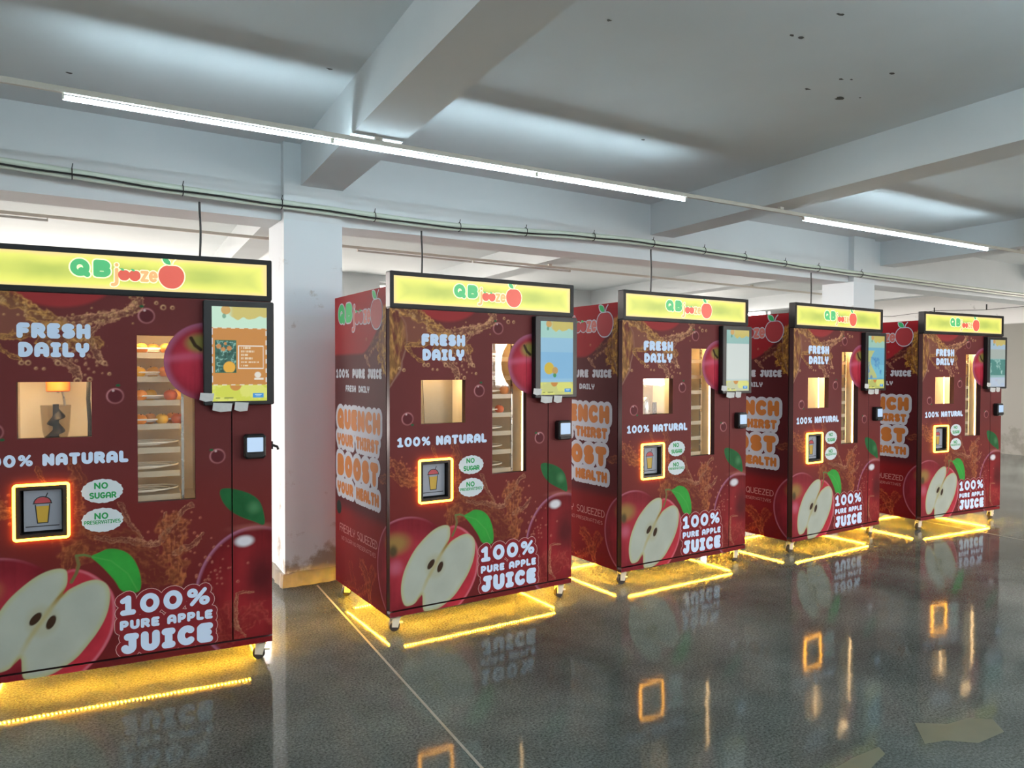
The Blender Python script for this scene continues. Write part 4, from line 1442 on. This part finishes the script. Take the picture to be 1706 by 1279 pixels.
    t2_ = MB().box(0.655, 0.862, 0.080, 0.085, -0.014, 0.014)
    t3 = MB()  # curved lane walls as pale rods, standing in for their bright reflections
    for (r, zz) in ((0.055, 0.022), (0.085, 0.028), (0.115, 0.034)):
        t3.tube([(0.70 + r * math.cos(q) * 1.35, 0.20 + r * math.sin(q) * 0.9, zz) for q in [PI * (-0.62 + 1.24 * k / 14) for k in range(15)]], 0.0045, 6)
    for k in range(7):
        zz = 1.570 - 0.1165 * k
        o = t.build('tray', M['tray'], root, (OFF[0], OFF[1], zz)) if k == 0 else first.copy()
        if k == 0:
            first, f_lip, f_glint = o, t2_.build('tray_lip', M['tray_lip'], o, (OFF[0], OFF[1], zz)), t3.build('lane_glint', M['glint'], o, (OFF[0], OFF[1], zz))
        else:
            COL.objects.link(o)
            o.location = (0, 0, -0.1165 * k)
            for ch in (f_lip, f_glint):
                cc = ch.copy()
                COL.objects.link(cc)
                cc.parent = o
    # apple print lying on the storage glass
    us, zs = np.linspace(0.785, OPEN_S[1] - 0.0005, 64), np.linspace(1.345, OPEN_S[3] - 0.0005, 130)
    # arched patch: columns follow the apple outline
    V, C3, Q = [], [], []
    ncol, nrow = 64, 110
    cxa, cza, rxa, rza = 0.985, 1.54, 0.195, 0.192
    U = np.zeros((ncol, nrow))
    Zm = np.zeros((ncol, nrow))
    for i in range(ncol):
        uu = cxa - rxa + (OPEN_S[1] - (cxa - rxa)) * (i / (ncol - 1)) ** 1.5 + 1e-5
        hgt = rza * math.sqrt(max(0, 1 - ((uu - cxa) / rxa) ** 2))
        U[i] = uu
        Zm[i] = np.linspace(cza - hgt, min(cza + hgt, OPEN_S[3]), nrow)
    ca = art(U, Zm).reshape(-1, 3)
    idx = np.arange(ncol * nrow).reshape(ncol, nrow)
    Q = np.stack([idx[:-1, :-1], idx[1:, :-1], idx[1:, 1:], idx[:-1, 1:]], -1).reshape(-1, 4)
    V = np.stack([U.ravel(), np.full(U.size, 0.002), Zm.ravel()], -1) + np.array(OFF)
    array_mesh('apple_print', V, Q, ca, M['print'], root)
    # cup port: glowing ring, dark box, cup picture
    a, b, z0, z1 = OPEN_P
    r_ = frame_prism(MB(), a - 0.010, b + 0.010, z0 - 0.010, z1 + 0.010, 0.011, 0.016, -0.013, 0.0)
    r_.build('ring_light', M['ring'], root, OFF)
    pb = MB()
    frame_prism(pb, a, b, z0, z1, 0.019, 0.004, -0.006, 0.10)
    pb.box(a + 0.001, b - 0.001, 0.10, 0.106, z0 + 0.001, z1 - 0.001)
    port = pb.build('cup_port', M['bezel'], root, OFF)
    yy = 0.028
    cx, cz = (a + b) / 2 + 0.0, (z0 + z1) / 2
    MB().box(a + 0.028, b - 0.026, yy, 0.099, z0 + 0.026, z1 - 0.026).build('cup_picture', M['pic_white'], port, OFF)
    pic = MB()
    g = lambda off: (lambda x, z: (x, yy - off, z))
    fpic = lambda nm, m_, poly, off: MB().add([g(off)(*p) for p in poly], [tuple(range(len(poly)))]).build(nm, m_, port, OFF)
    fpic('cup_print', M['pic_yellow'], [(cx - 0.026, cz + 0.02), (cx + 0.026, cz + 0.02), (cx + 0.019, cz - 0.055), (cx - 0.019, cz - 0.055)], 0.0006)
    fpic('cup_print', M['pic_red'], [(cx + 0.032 * math.cos(t), cz + 0.034 + 0.026 * math.sin(t)) for t in [PI * k / 12 for k in range(13)]], 0.0006)
    ln = MB()
    stroke_mesh(ln, [[(cx - 0.028, cz + 0.026), (cx - 0.02, cz - 0.057), (cx + 0.02, cz - 0.057), (cx + 0.028, cz + 0.026)], [(cx - 0.036, cz + 0.032), (cx + 0.036, cz + 0.032)], arc(cx, cz + 0.033, 0.034, 0.030, 0, 180), [(cx + 0.012, cz + 0.06), (cx + 0.02, cz + 0.078)], [(cx - 0.064, cz - 0.072), (cx + 0.064, cz - 0.072)]], 0.0022, g(0.001))
    ln.build('cup_line', M['pic_black'], port, OFF)
    # monitor
    mo = MB().bbox(0.965, 1.295, -0.045, -0.004, 1.325, 1.842, 0.006)
    mo.box(1.02, 1.24, -0.004, 0.0, 1.40, 1.78)
    mon = mo.build('monitor', M['bezel'], root, OFF)
    for (x0, x1, za, zb, y) in ((0.945, 1.012, 1.348, 1.384, -0.048), (1.003, 1.096, 1.296, 1.334, -0.0475), (1.104, 1.172, 1.296, 1.336, -0.0478)):
        poly = [(x0, za + 0.006), (x0 + (x1 - x0) * 0.4, za - 0.004), (x1 - 0.006, za), (x1, zb), (x0 + 0.005, zb + 0.004)]
        MB().prism(poly, y - 0.001, y).build('paper_tape', M['tape'], mon, OFF)
    # card terminal
    tb = MB().bbox(1.150, 1.255, -0.045, -0.001, 1.052, 1.176, 0.012)
    term = tb.build('card_terminal', M['bezel'], root, OFF)
    MB().prism(rrect(1.164, 1.241, 1.088, 1.160, 0.004), -0.0465, -0.045).build('terminal_screen', M['termscreen'], term, OFF)
    MB().box(1.160, 1.245, -0.050, -0.045, 1.064, 1.076).build('card_slot', M['dark'], term, OFF)
    # casters
    for (x, y, sgn) in ((0.068, 0.061, 1), (W - 0.068, 0.061, -1), (0.068, D - 0.061, 1), (W - 0.068, D - 0.061, -1)):
        br = MB()
        br.box(x - 0.035, x + 0.035, y - 0.035, y + 0.035, ZB - 0.008, ZB)
        br.cyl((x, y, ZB - 0.02), 0.018, 0.013, 'z', 14)
        q = x + sgn * -0.012
        for s_ in (-1, 1):
            br.hexa([(q - 0.026, y + s_ * 0.017 - 0.003, 0.030), (q + 0.012, y + s_ * 0.017 - 0.003, 0.022), (q + 0.012, y + s_ * 0.017 + 0.003, 0.022), (q - 0.026, y + s_ * 0.017 + 0.003, 0.030),
                     (q - 0.022, y + s_ * 0.017 - 0.003, ZB - 0.018), (q + 0.03, y + s_ * 0.017 - 0.003, ZB - 0.018), (q + 0.03, y + s_ * 0.017 + 0.003, ZB - 0.018), (q - 0.022, y + s_ * 0.017 + 0.003, ZB - 0.018)])
        br.box(q - 0.022, q + 0.03, y - 0.02, y + 0.02, ZB - 0.024, ZB - 0.018)
        br.box(q + 0.018, q + 0.05, y - 0.008, y + 0.008, 0.038, 0.046)
        cs = br.build('caster', M['white_paint'], root, OFF)
        MB().cyl((q - 0.004, y - 0.012, 0.031), 0.031, 0.024, 'y', 22).build('wheel', M['rubber'], cs, OFF, smooth=True)
    # light strips under the base
    i = 0.042
    for (xa, xb, ya, yb_) in ((i, W - i, i, i + 0.006), (i, W - i, D - i - 0.006, D - i), (i, i + 0.006, i + 0.008, D - i - 0.008), (W - i - 0.006, W - i, i + 0.008, D - i - 0.008)):
        MB().box(xa, xb, ya, yb_, ZB - 0.006, ZB - 0.001).build('light_strip', M['amber'], root, OFF)
    return root


def juicer_parts(root, kind):
    """what shows in the small window: a juicer with orange cap, or a plain metal guard"""
    if kind in ('full', 'cap'):
        jp = MB().lathe([(0.0, 0.0), (0.046, 0.0), (0.05, 0.004), (0.05, 0.075), (0.0, 0.075)], (0.335, 0.19, 1.395), 28).build('juicer_cap', M['orange_plastic'], root, OFF, smooth=True)
        MB().cyl((0.335, 0.19, 1.388), 0.006, 0.008, 'z', 10).build('nozzle', M['steel'], jp, OFF)
    if kind == 'full':
        MB().tube([(0.352, 0.19, 1.396), (0.358, 0.19, 1.37), (0.361, 0.19, 1.34), (0.361, 0.19, 1.325)], 0.005, 8).build('juice_pipe', M['steel'], root, OFF, smooth=True)
        cup = MB().lathe([(0.040, 0.0), (0.046, 0.03), (0.056, 0.075), (0.060, 0.13), (0.064, 0.195), (0.061, 0.195), (0.057, 0.13), (0.053, 0.075), (0.043, 0.03), (0.037, 0.004), (0.0, 0.004)], (0.325, 0.19, 1.135), 30).build('juicer_cup', M['smoke_cup'], root, OFF, smooth=True)
        au = MB().cyl((0.325, 0.19, 1.142), 0.013, 0.192, 'z', 14)
        n = 46
        vs_, fs_ = [], []
        for k in range(n + 1):
            t = k / n
            ang = t * 2 * PI * 2.3
            rr = 0.046 - 0.012 * t + 0.004 * math.sin(9 * t)
            for (r, dz) in ((0.010, 0.016), (rr, -0.004), (rr, 0.0), (0.010, 0.034)):
                vs_.append((0.325 + r * math.cos(ang), 0.19 + r * math.sin(ang), 1.142 + 0.155 * t + dz))
        for k in range(n):
            for q in range(4):
                fs_.append((k * 4 + q, k * 4 + (q + 1) % 4, k * 4 + 4 + (q + 1) % 4, k * 4 + 4 + q))
        au.add(vs_, fs_)
        au.build('auger', M['auger'], cup, OFF, smooth=True)
        MB().tube([(0.470, 0.10, 1.115), (0.472, 0.10, 1.25), (0.466, 0.10, 1.36), (0.470, 0.10, 1.487)], 0.009, 8).build('hose', M['rubber'], root, OFF, smooth=True)
    elif kind == 'guard':
        MB().hexa([(0.163, 0.20, 1.113), (0.345, 0.26, 1.113), (0.345, 0.264, 1.113), (0.163, 0.204, 1.113), (0.163, 0.20, 1.487), (0.325, 0.26, 1.487), (0.325, 0.264, 1.487), (0.163, 0.204, 1.487)]).build('metal_guard', M['brushed'], root, OFF)
        MB().hexa([(0.348, 0.26, 1.113), (0.517, 0.22, 1.113), (0.517, 0.224, 1.113), (0.348, 0.264, 1.113), (0.328, 0.26, 1.487), (0.517, 0.22, 1.487), (0.517, 0.224, 1.487), (0.328, 0.264, 1.487)]).build('metal_guard', M['brushed'], root, OFF)
    elif kind == 'clutter':
        MB().hexa([(0.163, 0.24, 1.113), (0.517, 0.24, 1.113), (0.517, 0.246, 1.113), (0.163, 0.246, 1.113), (0.163, 0.24, 1.487), (0.517, 0.24, 1.487), (0.517, 0.246, 1.487), (0.163, 0.246, 1.487)]).build('metal_guard', M['brushed'], root, OFF)
        MB().lathe([(0.0, 0), (0.03, 0), (0.04, 0.10), (0.036, 0.17), (0.02, 0.19), (0.0, 0.19)], (0.37, 0.17, 1.115), 20).build('juicer_body', M['steel'], root, OFF, smooth=True)
        MB().cyl((0.46, 0.16, 1.115), 0.016, 0.15, 'z', 14).build('juicer_body', M['auger'], root, OFF)
    if kind == 'cap':
        MB().box(0.20, 0.46, 0.28, 0.285, 1.115, 1.39).build('metal_guard', M['brushed'], root, OFF)
        MB().box(0.478, 0.484, 0.09, 0.095, 1.12, 1.485).build('lamp_strip', M['warm_strip'], root, OFF)


# plan positions measured in the view's own axes, turned to the room's axes
PLACES = [(-2.3901, 3.1680, 0.4583), (-0.6871, 4.0873, 0.5742), (0.7601, 5.0234, 0.5742), (2.2903, 5.9263, 0.5874), (3.8294, 6.7942, 0.4834)]
MLAB = ['dark red apple juice vending machine cut off by the left edge, orange screen lit',
        'dark red apple juice vending machine beside the white column, second from the left',
        'dark red apple juice vending machine in the middle of the row of five',
        'dark red apple juice vending machine in front of the far column, second from the right',
        'dark red apple juice vending machine at the right end of the row']
proto = make_machine()
machines = []
for k, (x, y, t) in enumerate(PLACES):
    r = proto if k == 0 else copy_tree(proto)
    machines.append(r)
for k, (x, y, t) in enumerate(PLACES):
    r = machines[k]
    # front-left corner to room axes
    bx = x * math.cos(PHI) + y * math.sin(PHI)
    by = -x * math.sin(PHI) + y * math.cos(PHI)
    a = t - PHI
    ca_, sa_ = math.cos(a), math.sin(a)
    r.location = (bx + ca_ * W / 2 - sa_ * D / 2, by + sa_ * W / 2 + ca_ * D / 2, 0)
    r.rotation_euler = (0, 0, a)
    tag(r, MLAB[k], 'vending machine', 'apple juice machines in a row')
    mon = [c for c in r.children if c.name.startswith('monitor')][0]
    V, q, c3 = screen_art(k + 1)
    array_mesh('screen', V, q, c3, M['screen'], mon)
    juicer_parts(r, ['full', 'guard', 'clutter', 'cap', 'cap'][k])
MB().box(W, W + 0.012, 0.03, 0.06, 1.09, 1.13).tube([(W + 0.01, 0.045, 1.11), (W + 0.035, 0.045, 1.10), (W + 0.04, 0.045, 1.085)], 0.007, 8).build('door_latch', M['black'], machines[0], OFF)


def to_room(r, u, d, z):
    a = r.rotation_euler.z
    x, y = u + OFF[0], d + OFF[1]
    return (r.location.x + math.cos(a) * x - math.sin(a) * y, r.location.y + math.sin(a) * x + math.cos(a) * y, z)


# fruit on the trays
def fruit_mesh(name, m, dimple=0.16):
    n, k = 18, 14
    mb = MB()
    prof = []
    for i in range(k + 1):
        t = PI * i / k
        r = math.sin(t)
        z = -math.cos(t) * 0.93
        if i >= k - 3:
            z -= dimple * ((i - (k - 4)) / 4) ** 2
        prof.append((max(r, 0.0), z))
    mb.lathe(prof, (0, 0, 0), n)
    return mb


FM = [mat('fruit_yellow', (0.80, 0.42, 0.03), 0.4, noise=0.15, scale=20), mat('fruit_orange', (0.80, 0.27, 0.03), 0.4, noise=0.22, scale=20), mat('fruit_blush', (0.72, 0.13, 0.03), 0.4, noise=0.4, scale=24)]
stem_m = mat('fruit_stem', (0.10, 0.07, 0.03), 0.7)
fruit_proto = []
for k, nm in enumerate(('yellow', 'orange', 'blush')):
    me = fruit_mesh('fruit', FM[k])
    o = me.build('fruit', FM[k], None, smooth=True)
    s = MB().tube([(0, 0, 0.70), (0.03, 0, 0.84), (0.08, 0, 0.95)], 0.07, 6).build('stem', stem_m, o)
    fruit_proto.append(o)
used = [False] * 3
KINDS = ('yellow', 'orange', 'red-blushed orange')
ROWN = ('top', 'second', 'third', 'fourth', 'fifth')
SPOTS = {0: [(0, .690, 1), (0, .742, 1), (0, .800, 1), (1, .678, 0), (1, .740, 0), (1, .795, 1), (2, .683, 1), (2, .727, 0), (2, .818, 2), (2, .85, 0), (3, .683, 1), (3, .726, 1), (3, .779, 0), (3, .826, 1), (3, .85, 2)],
         1: [(0, .70, 0), (0, .755, 1), (1, .69, 1), (1, .745, 1), (2, .835, 1), (3, .80, 2), (4, .70, 1)],
         3: [(0, .71, 1), (1, .72, 0)]}
MN = ['the leftmost machine', 'the machine beside the white column', '', 'the fourth machine', '']
for mi, spots in SPOTS.items():
    cnt = {}
    last = {}
    for (row, u, kd) in spots:
        same = [s for s in spots if s[0] == row and s[2] == kd]
        pos = sorted(s[1] for s in same).index(u)
        word = '' if len(same) == 1 else (('left ', 'right ') if len(same) == 2 else ('left ', 'middle ', 'right '))[pos]
        o = fruit_proto[kd] if not used[kd] else copy_tree(fruit_proto[kd])
        used[kd] = True
        s = 0.0300 + 0.002 * ((row * 7 + pos * 3) % 3) / 2
        dd = 0.124
        k2 = last.get(row)
        if k2 is not None and u - k2[0] < 0.066:
            dd = k2[1] + 0.066 if k2[1] < 0.16 else 0.124
        last[row] = (u, dd)
        z = 1.576 - 0.1165 * row + s * 0.93 + 0.0005
        o.location = to_room(machines[mi], u + 0.003, dd, z)
        o.scale = (s, s, s)
        o.rotation_euler = (0.25 * ((row * 5 + pos) % 3 - 1), 0.2 * ((row + pos) % 3 - 1), row + pos * 1.3)
        tag(o, '%s%s round fruit on the %s tray of %s' % (word, KINDS[kd], ROWN[row], MN[mi]), 'fruit', 'fruit on the machine trays')

# power leads from the conduit down to the machines
CL = ['thin black cable hanging from the conduit to the leftmost machine', 'thin black cable hanging just right of the near column', 'thin black cable hanging to the middle machine', 'thin black cable hanging left of the far column']
for k, xx in enumerate((0.778, 2.323, 4.621, 6.947)):
    zt = con_z(xx) - 0.068
    r = machines[k]
    a = r.rotation_euler.z
    dx, dy = xx - r.location.x, CY - r.location.y
    ub = min(max(math.cos(a) * dx + math.sin(a) * dy - OFF[0], 0.06), W - 0.06)
    bt = to_room(r, ub, D + 0.001, 1.25)
    mids = [(xx, CY, zt), (xx, CY, zt - 0.05), (xx + 0.008, CY, zt - 0.2), (xx - 0.004, CY, zt - 0.45), (xx, CY, 1.55), (xx * 0.6 + bt[0] * 0.4, CY * 0.6 + bt[1] * 0.4, 1.30), bt]
    o = empty('power_cable', bt)
    tag(o, CL[k], 'cable', 'power cables hanging to the machines')
    MB().tube([(p[0] - bt[0], p[1] - bt[1], p[2] - bt[2]) for p in smooth_path(mids, 3)], 0.007, 8).build('lead', M['cable'], o, smooth=True)
    MB().cyl((0, 0.001, 0), 0.014, 0.03, 'y', 12).build('gland', M['cable'], o)

# wire with little insulators along the upper end wall
wr = empty('wall_wire', (X1 - 0.30, 8.0, 2.62))
tag(wr, 'thin slack wire on small insulators along the white upper end wall', 'wire')
MB().tube([(SK * -y_ * 1.0, y_, z_) for (y_, z_) in ((-2.2, 0.03), (-1.3, 0.0), (-0.4, 0.04), (0.4, -0.02), (1.3, 0.03), (2.2, 0.0))], 0.005, 6).build('wire', M['cable'], wr)
for y_ in (-1.3, -0.4, 1.3):
    MB().tube([(SK * -y_, y_, 0.0), (SK * -y_, y_, 0.10)], 0.012, 8).build('insulator', M['cable'], wr)
